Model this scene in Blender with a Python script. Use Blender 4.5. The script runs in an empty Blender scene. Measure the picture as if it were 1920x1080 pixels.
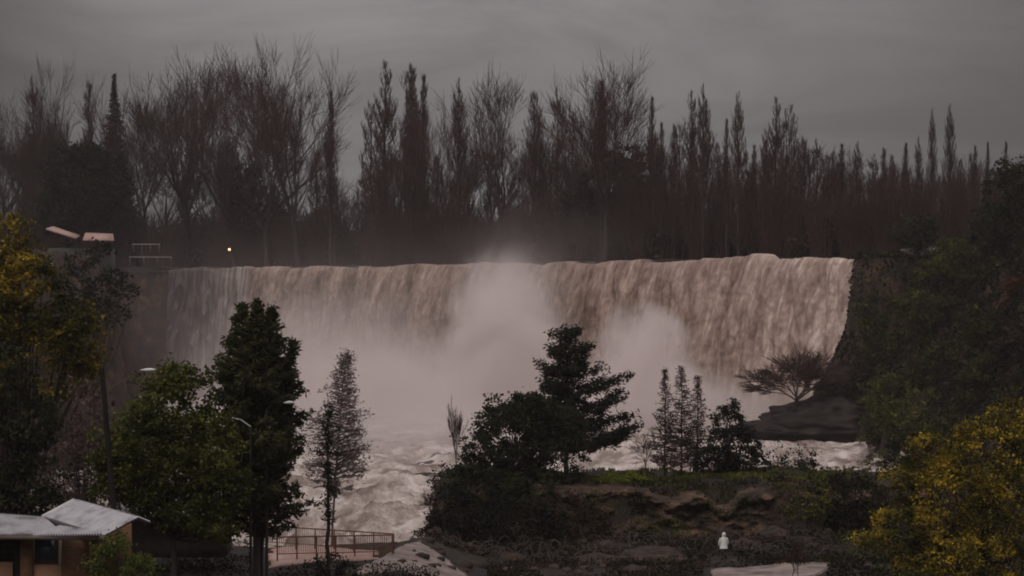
import bpy, math, random
import numpy as np
from mathutils import Vector, Matrix

random.seed(5)
PI = math.pi
SC = bpy.context.scene
COL = SC.collection
F, CZ, HY = 3583.0, 22.0, 560.0        # focal length in pixels of the 1920 wide frame, eye height, horizon row


def at(px, py, d):
    """World point seen at a pixel of the photograph, d metres out."""
    return np.array([(px - 960.0) * d / F, d, CZ - (py - HY) * d / F])


def px2x(px, d):
    return (px - 960.0) * d / F


# ------------------------------------------------------------------ noise
def _hash(ix, iy, iz, seed):
    h = (ix * 374761393 + iy * 668265263 + iz * 2147483647 + seed * 974711) & 0xFFFFFFFF
    h = ((h ^ (h >> 13)) * 1274126177) & 0xFFFFFFFF
    h = h ^ (h >> 16)
    return (h & 0xFFFF) / 65535.0


def vnoise(x, y, z=0.0, seed=0):
    x, y, z = np.broadcast_arrays(np.asarray(x, float), np.asarray(y, float), np.asarray(z, float))
    ix, iy, iz = (np.floor(a).astype(np.int64) for a in (x, y, z))
    fx, fy, fz = x - ix, y - iy, z - iz
    fx, fy, fz = (a * a * (3 - 2 * a) for a in (fx, fy, fz))
    out = 0.0
    for dx in (0, 1):
        for dy in (0, 1):
            for dz in (0, 1):
                w = (fx if dx else 1 - fx) * (fy if dy else 1 - fy) * (fz if dz else 1 - fz)
                out = out + w * _hash(ix + dx, iy + dy, iz + dz, seed)
    return out


def fbm(x, y, z=0.0, octaves=4, seed=0):
    s, a, t, f = 0.0, 1.0, 0.0, 1.0
    for o in range(octaves):
        s = s + a * vnoise(x * f, y * f, np.asarray(z) * f, seed + o * 17)
        t += a
        a *= 0.5
        f *= 2.03
    return s / t


def sstep(a, b, x):
    t = np.clip((np.asarray(x, float) - a) / (b - a), 0, 1)
    return t * t * (3 - 2 * t)


# ------------------------------------------------------------------ objects
def tag(o, label=None, cat=None, group=None, kind=None):
    if label: o['label'] = label
    if cat: o['category'] = cat
    if group: o['group'] = group
    if kind: o['kind'] = kind
    return o


def empty(name, loc, rz=0.0):
    o = bpy.data.objects.new(name, None)
    o.empty_display_size = 0.3
    o.location = tuple(float(v) for v in loc)
    o.rotation_euler = (0, 0, rz)
    COL.objects.link(o)
    return o


def copy_tree(o, parent=None):
    c = o.copy()
    COL.objects.link(c)
    if parent is not None:
        c.parent = parent
    for ch in [k for k in SC.objects if k.parent is o]:
        copy_tree(ch, c)
    return c


class Geo:
    def __init__(self):
        self.v, self.f, self.n, self.uv = [], [], 0, None

    def add(self, v, f):
        v = np.asarray(v, float).reshape(-1, 3)
        f = np.asarray(f, np.int64)
        self.v.append(v)
        self.f.append(f + self.n)
        self.n += len(v)
        return self

    def box(self, c, s, rz=0.0):
        c, s = np.asarray(c, float), np.asarray(s, float) / 2
        v = np.array([[x, y, z] for z in (-1, 1) for y in (-1, 1) for x in (-1, 1)], float) * s
        if rz:
            ca, sa = math.cos(rz), math.sin(rz)
            v = np.stack([v[:, 0] * ca - v[:, 1] * sa, v[:, 0] * sa + v[:, 1] * ca, v[:, 2]], 1)
        f = [[0, 2, 3, 1], [4, 5, 7, 6], [0, 1, 5, 4], [2, 6, 7, 3], [0, 4, 6, 2], [1, 3, 7, 5]]
        return self.add(v + c, f)

    def slab(self, quad, th):
        """A slab with the four corners of QUAD on top, TH thick (downwards along its normal)."""
        q = np.asarray(quad, float)
        n = np.cross(q[1] - q[0], q[3] - q[0])
        n /= np.linalg.norm(n)
        if n[2] < 0: n = -n
        v = np.concatenate([q, q - n * th])
        f = [[0, 1, 2, 3], [7, 6, 5, 4], [0, 4, 5, 1], [1, 5, 6, 2], [2, 6, 7, 3], [3, 7, 4, 0]]
        return self.add(v, f)

    def tubes(self, p0, p1, r0, r1, sides=3):
        p0, p1 = np.asarray(p0, float).reshape(-1, 3), np.asarray(p1, float).reshape(-1, 3)
        N = len(p0)
        r0 = np.broadcast_to(np.asarray(r0, float), (N,))
        r1 = np.broadcast_to(np.asarray(r1, float), (N,))
        d = p1 - p0
        d = d / (np.linalg.norm(d, axis=1, keepdims=True) + 1e-9)
        ref = np.where(np.abs(d[:, 2:3]) < 0.9, np.array([[0, 0, 1.0]]), np.array([[1.0, 0, 0]]))
        a = np.cross(d, ref)
        a /= np.linalg.norm(a, axis=1, keepdims=True) + 1e-9
        b = np.cross(d, a)
        th = np.arange(sides) * 2 * PI / sides
        ring = a[:, None, :] * np.cos(th)[None, :, None] + b[:, None, :] * np.sin(th)[None, :, None]
        v = np.concatenate([p0[:, None] + ring * r0[:, None, None], p1[:, None] + ring * r1[:, None, None]], 1)
        base = np.arange(N)[:, None, None] * 2 * sides
        k = np.arange(sides)
        q = np.stack([k, (k + 1) % sides, sides + (k + 1) % sides, sides + k], 1)
        return self.add(v.reshape(-1, 3), (base + q[None]).reshape(-1, 4))

    def path(self, pts, rad, sides=7, cap=True):
        pts = np.asarray(pts, float)
        rad = np.broadcast_to(np.asarray(rad, float), (len(pts),))
        t = np.gradient(pts, axis=0)
        t /= np.linalg.norm(t, axis=1, keepdims=True) + 1e-9
        ref = np.array([0, 1.0, 0]) if abs(t[0][1]) < 0.8 else np.array([1.0, 0, 0])
        a = np.cross(t, ref)
        a /= np.linalg.norm(a, axis=1, keepdims=True) + 1e-9
        b = np.cross(t, a)
        th = np.arange(sides) * 2 * PI / sides
        v = pts[:, None] + (a[:, None] * np.cos(th)[None, :, None] + b[:, None] * np.sin(th)[None, :, None]) * rad[:, None, None]
        f = []
        for i in range(len(pts) - 1):
            for k in range(sides):
                f.append([i * sides + k, i * sides + (k + 1) % sides, (i + 1) * sides + (k + 1) % sides, (i + 1) * sides + k])
        self.add(v.reshape(-1, 3), f)
        if cap:
            m = self.n - len(pts) * sides
            for r in (0, len(pts) - 1):
                ring = v[r]
                self.add(np.concatenate([ring, [pts[r]]]), [[k, (k + 1) % sides, sides, sides] for k in range(0)] or np.zeros((0, 4), int))
                self.f.append(np.array([[self.n - sides - 1 + k, self.n - sides - 1 + (k + 1) % sides, self.n - 1] for k in range(sides)]))
        return self

    def grid(self, V):
        h, w = V.shape[:2]
        i = np.arange(h * w).reshape(h, w)
        f = np.stack([i[:-1, :-1], i[:-1, 1:], i[1:, 1:], i[1:, :-1]], -1).reshape(-1, 4)
        return self.add(V.reshape(-1, 3), f)

    def leaves(self, c, size, rng, up=0.3, aspect=0.55, axis=None):
        """A rhombic leaf (four corners) at every point of C."""
        N = len(c)
        n = rng.normal(size=(N, 3))
        n[:, 2] += up * 2
        n /= np.linalg.norm(n, axis=1, keepdims=True) + 1e-9
        r = rng.normal(size=(N, 3)) if axis is None else axis + rng.normal(size=(N, 3)) * 0.25
        a = r - n * np.sum(r * n, 1, keepdims=True) if axis is None else r
        a /= np.linalg.norm(a, axis=1, keepdims=True) + 1e-9
        b = np.cross(n, a)
        b /= np.linalg.norm(b, axis=1, keepdims=True) + 1e-9
        s = size * rng.uniform(0.6, 1.35, (N, 1))
        v = np.stack([c - a * s * .5, c + b * s * aspect * .5, c + a * s * .5, c - b * s * aspect * .5], 1)
        self.add(v.reshape(-1, 3), np.arange(N * 4).reshape(N, 4))
        return self

    def build(self, name, mat, parent=None, smooth=False, origin=None, uv=None):
        me = bpy.data.meshes.new(name)
        v = np.concatenate(self.v) if self.v else np.zeros((0, 3))
        if origin is not None:
            v = v - np.asarray(origin)
        loops, totals = [], []
        for f in self.f:
            if len(f) == 0: continue
            loops.append(f.reshape(-1)); totals.append(np.full(len(f), f.shape[1]))
        loops = np.concatenate(loops); totals = np.concatenate(totals)
        me.vertices.add(len(v)); me.vertices.foreach_set('co', v.reshape(-1).astype(np.float32))
        me.loops.add(len(loops)); me.loops.foreach_set('vertex_index', loops.astype(np.int32))
        me.polygons.add(len(totals))
        st = np.concatenate([[0], np.cumsum(totals)[:-1]])
        me.polygons.foreach_set('loop_start', st.astype(np.int32))
        me.polygons.foreach_set('loop_total', totals.astype(np.int32))
        if uv is not None:
            l = me.uv_layers.new(name='UVMap')
            l.data.foreach_set('uv', uv[loops].reshape(-1).astype(np.float32))
        me.update(calc_edges=True)
        me.validate()
        if smooth:
            me.polygons.foreach_set('use_smooth', np.ones(len(totals), bool))
        me.materials.append(mat)
        o = bpy.data.objects.new(name, me)
        COL.objects.link(o)
        if parent is not None:
            o.parent = parent
        return o


# ------------------------------------------------------------------ materials
def new_mat(name):
    m = bpy.data.materials.new(name)
    m.use_nodes = True
    nt = m.node_tree
    return m, nt, nt.nodes['Principled BSDF'], nt.nodes['Material Output']


def ramp(nt, stops, interp='LINEAR'):
    r = nt.nodes.new('ShaderNodeValToRGB')
    r.color_ramp.interpolation = interp
    el = r.color_ramp.elements
    while len(el) < len(stops): el.new(0.5)
    for e, (p, c) in zip(el, stops):
        e.position = p
        e.color = (c[0], c[1], c[2], 1)
    return r


def noise(nt, scale, detail=4, rough=0.55, vec=None, dist=0.0):
    n = nt.nodes.new('ShaderNodeTexNoise')
    n.inputs['Scale'].default_value = scale
    n.inputs['Detail'].default_value = detail
    n.inputs['Roughness'].default_value = rough
    n.inputs['Distortion'].default_value = dist
    if vec is not None: nt.links.new(vec, n.inputs['Vector'])
    return n


def mapping(nt, src, scale):
    m = nt.nodes.new('ShaderNodeMapping')
    m.inputs['Scale'].default_value = scale
    nt.links.new(src, m.inputs['Vector'])
    return m.outputs[0]


def surf(name, stops, scale=3.0, rough=0.8, bump=0.15, detail=6, stretch=None, bscale=None, spec=0.3, metal=0.0):
    m, nt, b, out = new_mat(name)
    tc = nt.nodes.new('ShaderNodeTexCoord').outputs['Object']
    if stretch: tc = mapping(nt, tc, stretch)
    n = noise(nt, scale, detail, 0.6, tc)
    r = ramp(nt, stops)
    nt.links.new(n.outputs[0], r.inputs[0])
    nt.links.new(r.outputs[0], b.inputs['Base Color'])
    b.inputs['Roughness'].default_value = rough
    b.inputs['Specular IOR Level'].default_value = spec
    b.inputs['Metallic'].default_value = metal
    if bump:
        n2 = noise(nt, bscale or scale * 4, 6, 0.65, tc)
        bp = nt.nodes.new('ShaderNodeBump')
        bp.inputs['Strength'].default_value = bump
        nt.links.new(n2.outputs[0], bp.inputs['Height'])
        nt.links.new(bp.outputs[0], b.inputs['Normal'])
    return m


def leaf_mat(name, cols, patch=0.5, trans=0.25, rnd=0.42):
    """Leaves: a colour of its own for every leaf, drifting in patches through the crown."""
    m, nt, b, out = new_mat(name)
    g = nt.nodes.new('ShaderNodeNewGeometry')
    tc = nt.nodes.new('ShaderNodeTexCoord').outputs['Object']
    n = noise(nt, patch, 3, 0.6, tc)
    mr = nt.nodes.new('ShaderNodeMapRange')
    mr.inputs['From Min'].default_value = 0.3
    mr.inputs['From Max'].default_value = 0.7
    nt.links.new(n.outputs[0], mr.inputs[0])
    mx = nt.nodes.new('ShaderNodeMix')
    mx.inputs[0].default_value = rnd
    nt.links.new(mr.outputs[0], mx.inputs[2])
    nt.links.new(g.outputs['Random Per Island'], mx.inputs[3])
    r = ramp(nt, [(i / (len(cols) - 1) * 0.8 + 0.1, c) for i, c in enumerate(cols)])
    nt.links.new(mx.outputs[0], r.inputs[0])
    nt.links.new(r.outputs[0], b.inputs['Base Color'])
    b.inputs['Roughness'].default_value = 0.75
    b.inputs['Specular IOR Level'].default_value = 0.15
    tr = nt.nodes.new('ShaderNodeBsdfTranslucent')
    nt.links.new(r.outputs[0], tr.inputs[0])
    ms = nt.nodes.new('ShaderNodeMixShader')
    ms.inputs[0].default_value = trans
    nt.links.new(b.outputs[0], ms.inputs[1])
    nt.links.new(tr.outputs[0], ms.inputs[2])
    nt.links.new(ms.outputs[0], out.inputs['Surface'])
    return m


M = {}
M['bark'] = surf('dark_bark', [(.3, (.022, .016, .014)), (.7, (.05, .038, .033))], 6, .9, .3, stretch=(1, 1, .25))
M['bare'] = surf('bare_twigs', [(.3, (.032, .015, .012)), (.7, (.058, .030, .025))], .6, .9, 0)
M['bare_red'] = surf('reddish_twigs', [(.3, (.040, .022, .019)), (.7, (.075, .043, .036))], .6, .9, 0)
M['twig_grey'] = surf('grey_twigs', [(.3, (.07, .052, .05)), (.7, (.13, .10, .095))], .8, .9, 0)
M['dark_leaf'] = leaf_mat('dark_evergreen_leaf', [(.010, .012, .006), (.022, .026, .011), (.045, .05, .018)])
M['olive_leaf'] = leaf_mat('olive_leaf', [(.014, .018, .005), (.05, .058, .011), (.15, .15, .024)], .35)
M['conifer'] = leaf_mat('conifer_needle', [(.012, .014, .008), (.034, .037, .014), (.085, .085, .026)], .4)
M['olive_needle'] = leaf_mat('olive_needle', [(.014, .016, .006), (.035, .04, .012), (.085, .088, .024)], .4)
M['haze_grey_needle'] = leaf_mat('haze_grey_needle', [(.11, .088, .08), (.17, .14, .128), (.23, .19, .175)], .5)  # grey twiggy needles, made paler to imitate mist in front of them
M['hazed_leaf'] = leaf_mat('hazed_mauve_leaf', [(.045, .032, .028), (.10, .07, .062), (.18, .13, .115)], .5)  # brown-mauve leaf colour, lightened to imitate haze over the bush
M['bush_leaf'] = leaf_mat('bush_leaf', [(.006, .007, .003), (.030, .035, .010), (.12, .122, .028)], .3)
M['pine'] = leaf_mat('pine_needle', [(.008, .009, .006), (.016, .019, .010), (.034, .037, .016)], .5)
M['yellow_leaf'] = leaf_mat('autumn_leaf', [(.012, .013, .005), (.030, .031, .009), (.10, .086, .015), (.38, .265, .026), (.62, .42, .036)], .6, .3, .30)
M['mustard_leaf'] = leaf_mat('mustard_leaf', [(.012, .014, .005), (.030, .032, .009), (.085, .073, .014), (.26, .18, .02), (.48, .31, .024)], .3, .3, .28)
M['green_leaf'] = leaf_mat('green_leaf', [(.022, .03, .008), (.06, .075, .015), (.14, .16, .03)], .8, .3)
M['lime_leaf'] = leaf_mat('lime_leaf', [(.07, .085, .012), (.14, .16, .02), (.23, .25, .035)], .6, .3)
M['brown_leaf'] = leaf_mat('brown_leaf', [(.012, .008, .006), (.028, .018, .011), (.065, .039, .021)], .4)
M['hill_leaf'] = leaf_mat('hill_leaf', [(.004, .004, .003), (.010, .010, .005), (.034, .033, .010)], .18)
M['moss_leaf'] = leaf_mat('moss_leaf', [(.012, .014, .005), (.06, .062, .014), (.18, .17, .032)], .22)
M['rust_leaf'] = leaf_mat('rust_leaf', [(.03, .014, .009), (.075, .03, .014), (.14, .055, .022)], .4)
M['rock'] = surf('wet_rock', [(.3, (.007, .005, .004)), (.55, (.022, .015, .012)), (.75, (.055, .040, .033))], .35, .75, .6, 8, bscale=1.6)
M['brown_rock'] = surf('brown_boulder', [(.3, (.014, .010, .008)), (.5, (.035, .023, .018)), (.7, (.075, .048, .037))], .9, .8, .8, 8, bscale=3)
M['zinc'] = surf('zinc_roof', [(.33, (.16, .15, .16)), (.45, (.34, .33, .355)), (.6, (.44, .43, .46)), (.72, (.30, .27, .265))], 1.1, .5, .15, 9)
M['timber'] = surf('brown_timber', [(.3, (.11, .055, .028)), (.7, (.23, .12, .062))], 3, .7, .2, stretch=(1, 1, 6))
M['clay'] = surf('clay_wall', [(.3, (.30, .16, .095)), (.7, (.42, .24, .15))], 2, .8, .1)
M['fascia'] = surf('fascia_board', [(.3, (.09, .065, .055)), (.7, (.15, .115, .10))], 3, .7, .05)
M['shade_panel'] = surf('painted_interior_shade', [(.3, (.008, .007, .006)), (.7, (.014, .012, .011))], 3, .8, 0)  # near-black colour paints the unlit interior on panels in the house openings
M['white_paint'] = surf('white_paint', [(.3, (.5, .47, .44)), (.7, (.66, .63, .6))], 3, .5, .02)
M['glass'] = surf('window_glass', [(.3, (.035, .045, .055)), (.7, (.06, .072, .085))], 1, .08, 0, spec=.6)
M['pole'] = surf('pole_wood', [(.3, (.006, .005, .004)), (.7, (.013, .010, .009))], 5, .85, .25, stretch=(1, 1, .15))
M['dark_steel'] = surf('dark_steel', [(.3, (.02, .018, .016)), (.7, (.035, .031, .028))], 4, .7, 0)
M['galv'] = surf('galvanised_steel', [(.3, (.32, .32, .32)), (.7, (.45, .45, .45))], 4, .45, 0, metal=.6)
M['lampgrey'] = surf('lamp_housing', [(.3, (.5, .5, .48)), (.7, (.66, .66, .63))], 4, .4, 0)
M['rail'] = surf('rusty_rail', [(.3, (.09, .042, .028)), (.7, (.19, .085, .052))], 4, .7, .1)
M['pink_roof'] = surf('pink_roof', [(.3, (.34, .20, .17)), (.7, (.46, .29, .25))], 1, .6, .05)
M['greygreen'] = surf('grey_green_wall', [(.3, (.05, .055, .05)), (.7, (.075, .08, .073))], 1, .8, 0)
M['pale_concrete'] = surf('pale_concrete', [(.3, (.25, .22, .2)), (.7, (.38, .34, .31))], 1, .8, .1)

# ------------------------------------------------------------------ terrain
LIP = np.array([(px2x(p, d), d) for p, d in ((240, 436), (340, 434), (470, 430), (700, 410), (950, 385), (1200, 358), (1400, 340), (1610, 318), (1700, 316))])


def lipd(x):
    return np.interp(x, LIP[:, 0], LIP[:, 1])


def height(x, y):
    x, y = np.broadcast_arrays(np.asarray(x, float), np.asarray(y, float))
    n1 = fbm(x / 9, y / 9, 0, 4, 3) - .5
    n2 = fbm(x / 2.2, y / 2.2, 0, 3, 9) - .5
    h = np.full(x.shape, -7.0) + n1 * 1.5
    # near bank: house ledge, terrace, low ground to the right, slope up to the viewpoint
    hn = 7.0 + 2.0 * sstep(-15, -19.5, x) * sstep(104, 92, y) - 2.0 * sstep(-7, -1, x) * sstep(97, 113, y)
    pass
    hn = hn + 12.5 * sstep(66, 8, y) + 4 * sstep(25, 45, x) + 7 * sstep(-26, -48, x) + n1 * .5 + n2 * .22
    hn = np.minimum(hn, np.where(y < 66, CZ - .1451 * y - .9, 99))
    edge = np.interp(x, [-70, -40, -20, -14, -7, -5, 60], [190, 128, 117, 115.5, 118, 128, 128])
    mn = sstep(edge + 7, edge, y)
    h = np.maximum(h, -3 + (hn + 3) * mn)
    # peninsula: bank face up to a grassy shelf
    n3 = fbm(x / 5, y / 5, 0, 4, 41) - .5
    face = sstep(135.5, 139.0, y + n3 * 4)
    hp = 5.0 + 3.2 * face + n1 * .5 + n2 * (.35 + 1.3 * face * (1 - face) * 4 * .5) + .8 * sstep(124, 132, y) * (n3 + .2)
    mp = sstep(-7.2, -5.6, x + n1 * 1.5) * sstep(163, 152, y + n1 * 3 + .05 * x) * sstep(124, 127, y)
    h = np.maximum(h, -3 + (hp + 3) * mp)
    # right valley side
    xr = np.interp(y, [60, 95, 200, 318, 420], [30, 34, 53, 53, 50])
    cl = np.clip((x + n1 * 5 - xr) / 21, 0, 1)
    hr = 31.0 * cl ** .8 + n1 * 2.2 + n2 * 1.3
    mr = sstep(0, 1.5, x + n1 * 5 - xr)
    h = np.maximum(h, -3 + (np.maximum(hr, -1) + 3) * mr)
    # rock buttress beside the end of the falls
    rr = np.hypot((x - 60.5) * 1.0, (y - 312) * .8)
    hc = np.interp(rr + n1 * 2.2 + n2 * 1.2, [3.4, 4.1, 5.6, 9.6, 14], [30, 28, 16.5, 7.5, -3])
    h = np.maximum(h, np.minimum(hc, 28.6))
    # left gorge side
    xl = np.interp(y, [60, 130, 200, 300, 350, 430], [-44, -50, -52, -57, -66, -86])
    hl = 29.5 * sstep(0, 11, xl - x + n1 * 5)
    h = np.maximum(h, np.where(y > 150, hl - 1 + n1 * 3 + n2 * 1.6, h))
    # upper plateau, river bed and the wooded far bank
    back = y - lipd(x)
    bank = sstep(26, 36, back + n1 * 10)
    hu = 28.1 + 1.8 * bank + n2 * .3 + 3 * sstep(60, 140, back)
    mu = sstep(-.2, 2.6, back + n1 * 1.6 + n2 * 1.2)
    h = np.maximum(h, -3 + (hu + 3) * mu)
    return h


def gz(x, y):
    return float(height(np.array([x]), np.array([y]))[0])


def hit(px, py, d0=60, d1=520):
    """Distance at which the sight line through a pixel of the photograph meets the ground."""
    d = np.arange(d0, d1, .5)
    P = height((px - 960.0) * d / F, d) - (CZ - (py - HY) * d / F)
    k = np.argmax(P > 0)
    return float(d[k]) if P[k] > 0 else float(d1)


def axis_coords(a, b, step, lo, hi):
    core = np.arange(a, b + step, step)
    def out(start, end, sgn):
        r, s, p = [], step, start
        while (p - end) * sgn < 0:
            s *= 1.25; p += s * sgn; r.append(p)
        return r
    return np.array(out(a, lo, -1)[::-1] + list(core) + out(core[-1], hi, 1))


gx = axis_coords(-100, 95, .8, -420, 420)
gy = axis_coords(72, 450, .8, -12, 760)
X, Y = np.meshgrid(gx, gy)
mg, nt, b, out = new_mat('earth_and_rock')
tc = nt.nodes.new('ShaderNodeTexCoord').outputs['Object']
geo = nt.nodes.new('ShaderNodeNewGeometry')
sx = nt.nodes.new('ShaderNodeSeparateXYZ')
nt.links.new(geo.outputs['Normal'], sx.inputs[0])
nA = noise(nt, .35, 8, .65, tc)
rA = ramp(nt, [(.30, (.010, .006, .004)), (.45, (.030, .017, .010)), (.58, (.080, .042, .024)), (.68, (.15, .090, .060)), (.78, (.030, .026, .010))])
nt.links.new(nA.outputs[0], rA.inputs[0])
nB = noise(nt, .22, 7, .7, tc)
rB = ramp(nt, [(.32, (.009, .007, .005)), (.5, (.024, .016, .009)), (.62, (.046, .028, .017)), (.75, (.024, .024, .008))])
nt.links.new(nB.outputs[0], rB.inputs[0])
ms = nt.nodes.new('ShaderNodeMapRange')
ms.inputs['From Min'].default_value = .72
ms.inputs['From Max'].default_value = .93
nt.links.new(sx.outputs[2], ms.inputs[0])
mx = nt.nodes.new('ShaderNodeMix'); mx.data_type = 'RGBA'
nt.links.new(ms.outputs[0], mx.inputs[0])
nt.links.new(rA.outputs[0], mx.inputs[6]); nt.links.new(rB.outputs[0], mx.inputs[7])
nt.links.new(mx.outputs[2], b.inputs['Base Color'])
b.inputs['Roughness'].default_value = .85
nC = noise(nt, 1.6, 8, .7, tc)
bp = nt.nodes.new('ShaderNodeBump'); bp.inputs['Strength'].default_value = 1; bp.inputs['Distance'].default_value = .8
nt.links.new(nC.outputs[0], bp.inputs['Height']); nt.links.new(bp.outputs[0], b.inputs['Normal'])
g = Geo().grid(np.stack([X, Y, height(X, Y)], -1))
tag(g.build('ground', mg, smooth=True), kind='structure')


def sheet(name, mat, fn_mask_pts, lift=.05, step=.5):
    """A strip that follows the ground: rows of (left, right) points."""
    rows = []
    for (xa, ya), (xb, yb) in fn_mask_pts:
        n = max(4, int(np.hypot(xb - xa, yb - ya) / step))
        rows.append((xa, ya, xb, yb))
    n = 60
    t = np.linspace(0, 1, n)
    R = np.array(rows)
    k = np.linspace(0, len(R) - 1, (len(R) - 1) * 24 + 1)
    Rk = np.stack([np.interp(k, np.arange(len(R)), R[:, i]) for i in range(4)], 1)
    Xs = Rk[:, 0:1] * (1 - t) + Rk[:, 2:3] * t
    Ys = Rk[:, 1:2] * (1 - t) + Rk[:, 3:4] * t
    Z = height(Xs, Ys) + lift
    # ragged edges sink under the ground
    e = np.minimum(t, 1 - t)[None] * 2
    e2 = np.minimum(np.linspace(0, 1, len(Rk)), np.linspace(1, 0, len(Rk)))[:, None] * 2.2
    Z = Z - .35 * (np.minimum(e, e2) < -.06 + .5 * fbm(Xs / 1.6, Ys / 1.2, 0, 4, 31))
    return tag(Geo().grid(np.stack([Xs, Ys, Z], -1)).build(name, mat, smooth=True), kind='structure')


M['wet_path'] = surf('wet_muddy_path', [(.3, (.07, .052, .044)), (.45, (.17, .13, .115)), (.6, (.27, .21, .19)), (.7, (.34, .28, .26))], .7, .6, .5, 9, bscale=3.5)
M['paving'] = surf('red_paving', [(.3, (.30, .17, .13)), (.55, (.42, .27, .22)), (.7, (.5, .36, .31))], .8, .45, .15, 6)
M['grass'] = surf('short_grass', [(.3, (.035, .042, .012)), (.6, (.085, .095, .028)), (.75, (.14, .14, .05))], .6, .9, .6, 7, bscale=6)

sheet('path', M['wet_path'], [((px2x(1290, 113), 113), (px2x(1330, 119.5), 119.5)), ((px2x(1420, 113), 113), (px2x(1430, 121.5), 121.5)), ((px2x(1500, 114), 114), (px2x(1520, 122.5), 122.5)), ((px2x(1575, 120.5), 120.5), (px2x(1580, 123), 123))], .16)
sheet('muddy_ground', M['wet_path'], [((px2x(640, 103), 103), (px2x(735, 113), 113)), ((px2x(740, 103), 103), (px2x(790, 121), 121)), ((px2x(910, 103), 103), (px2x(905, 115), 115))], .07)
sheet('terrace_paving', M['paving'], [((px2x(485, 105), 105), (px2x(485, 117), 117)), ((px2x(600, 108), 108), (px2x(600, 116), 116)), ((px2x(738, 110), 110), (px2x(738, 113), 113))], .09)

# ------------------------------------------------------------------ water
def water_mat(name, stops, foam_scale=.35, bump=.6, rough=.35, stretch=(1, 1, 1)):
    m, nt, b, out = new_mat(name)
    tc = mapping(nt, nt.nodes.new('ShaderNodeTexCoord').outputs['Object'], stretch)
    n = noise(nt, foam_scale, 9, .68, tc, .6)
    r = ramp(nt, stops)
    nt.links.new(n.outputs[0], r.inputs[0])
    nt.links.new(r.outputs[0], b.inputs['Base Color'])
    b.inputs['Roughness'].default_value = rough
    n2 = noise(nt, foam_scale * 4, 8, .7, tc, .3)
    bp = nt.nodes.new('ShaderNodeBump')
    bp.inputs['Strength'].default_value = bump
    bp.inputs['Distance'].default_value = .6
    nt.links.new(n2.outputs[0], bp.inputs['Height'])
    nt.links.new(bp.outputs[0], b.inputs['Normal'])
    return m


M['river'] = water_mat('turbid_river', [(.34, (.17, .123, .104)), (.44, (.31, .24, .21)), (.53, (.50, .415, .38)), (.63, (.76, .68, .64))], .22, 1.0, .85, (1, .5, 1))
xs = np.arange(-100, 70, .5)
ys = np.concatenate([np.arange(112, 240, .5), np.arange(240, 442, .8)])
X, Y = np.meshgrid(xs, ys)
w = (fbm(X / 7 + .4 * fbm(X / 5, Y / 5, 0, 2, 4), Y / 11, 0, 5, 21) - .5)
rid = 1 - np.abs(fbm(X / 5.5, Y / 3.4, 0, 5, 22) * 2 - 1)
amp = 1.0 + 1.2 * sstep(260, 180, Y)
rid2 = 1 - np.abs(fbm(X / 2.1 + w * 2, Y / 1.7, 0, 4, 25) * 2 - 1)
Z = w * 2.6 * amp + (rid - .75) * 1.5 * amp + (rid2 - .75) * 1.0 * amp
tag(Geo().grid(np.stack([X, Y, Z - .3], -1)).build('river_water', M['river'], smooth=True), kind='structure')

M['upper_river'] = water_mat('upper_river', [(.3, (.20, .145, .12)), (.6, (.32, .25, .22)), (.75, (.5, .42, .38))], .3, .3, .4)
V = []
for back in np.linspace(1.6, 44, 40):
    xx = np.linspace(-84, 61, 240)
    yy = lipd(xx) + back
    V.append(np.stack([xx, yy, 28.95 + (fbm(xx / 3, yy / 3, 0, 3, 5) - .5) * .5], -1))
tag(Geo().grid(np.array(V)).build('upper_river_water', M['upper_river'], smooth=True), kind='structure')


def fall_surface(s0, s1, ns, nt_, seed, out_speed=6.0, top=29.0):
    """Sheet of falling water along the lip between the x values S0 and S1."""
    s = np.linspace(s0, s1, ns)
    L = np.stack([s, lipd(s)], -1)
    k = np.ones(41) / 41
    pad = np.pad(lipd(s), 20, mode='edge')
    L[:, 1] = np.convolve(pad, k, mode='valid')
    tg = np.gradient(L, axis=0); tg /= np.linalg.norm(tg, axis=1, keepdims=True)
    nrm = np.stack([tg[:, 1], -tg[:, 0]], -1)          # towards the camera
    arc = np.concatenate([[0], np.cumsum(np.linalg.norm(np.diff(L, axis=0), axis=1))])
    t = np.linspace(0, 1, nt_)[:, None]
    drop = np.where(t < .06, 0, (t - .06) / .94)
    q = drop ** 1.15 * 30.5
    outd = np.where(t < .06, -2.6 + t / .06 * 2.6, out_speed * np.sqrt(drop ** 1.15))
    a = arc[None, :] + 0 * t
    lean = .10 * q                                      # strands slant a little as the water leaves the curved lip
    a2 = a + lean * .6
    st1 = fbm(a2 / 2.4, q / 9, 0, 5, seed)
    st2 = 1 - np.abs(fbm(a2 / 1.1 + 2 * st1, q / 6.5, 0, 3, seed + 5) * 2 - 1)
    big = fbm(a / 9, q / 40, 0, 3, seed + 9)
    amp = np.clip(q / 6, .12, 1)
    dis = (st1 - .5) * 3.2 * amp + (st2 - .7) * 1.3 * amp + (big - .5) * 4.5 * np.clip(q / 10, .1, 1)
    lipz = (fbm(arc / 6, 0, 0, 4, seed + 3) - .5) * 1.3 + (vnoise(arc / 1.3, 0, 0, seed + 4) - .4) * .6 * vnoise(arc / 4, 0, 0, seed + 6) + .8 * np.exp(-((s - 43.0) / 1.6) ** 2)
    xx = L[None, :, 0] + nrm[None, :, 0] * (outd + dis)
    yy = L[None, :, 1] + nrm[None, :, 1] * (outd + dis)
    zz = top - q + lipz[None, :] * np.exp(-q / 2.5) - .12 * (outd > -.5) * (drop == 0)
    uv = np.stack([a2 / 10, q / 10 + 0 * a2], -1)
    return np.stack([xx, yy, zz], -1), uv, st2, st1


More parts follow.
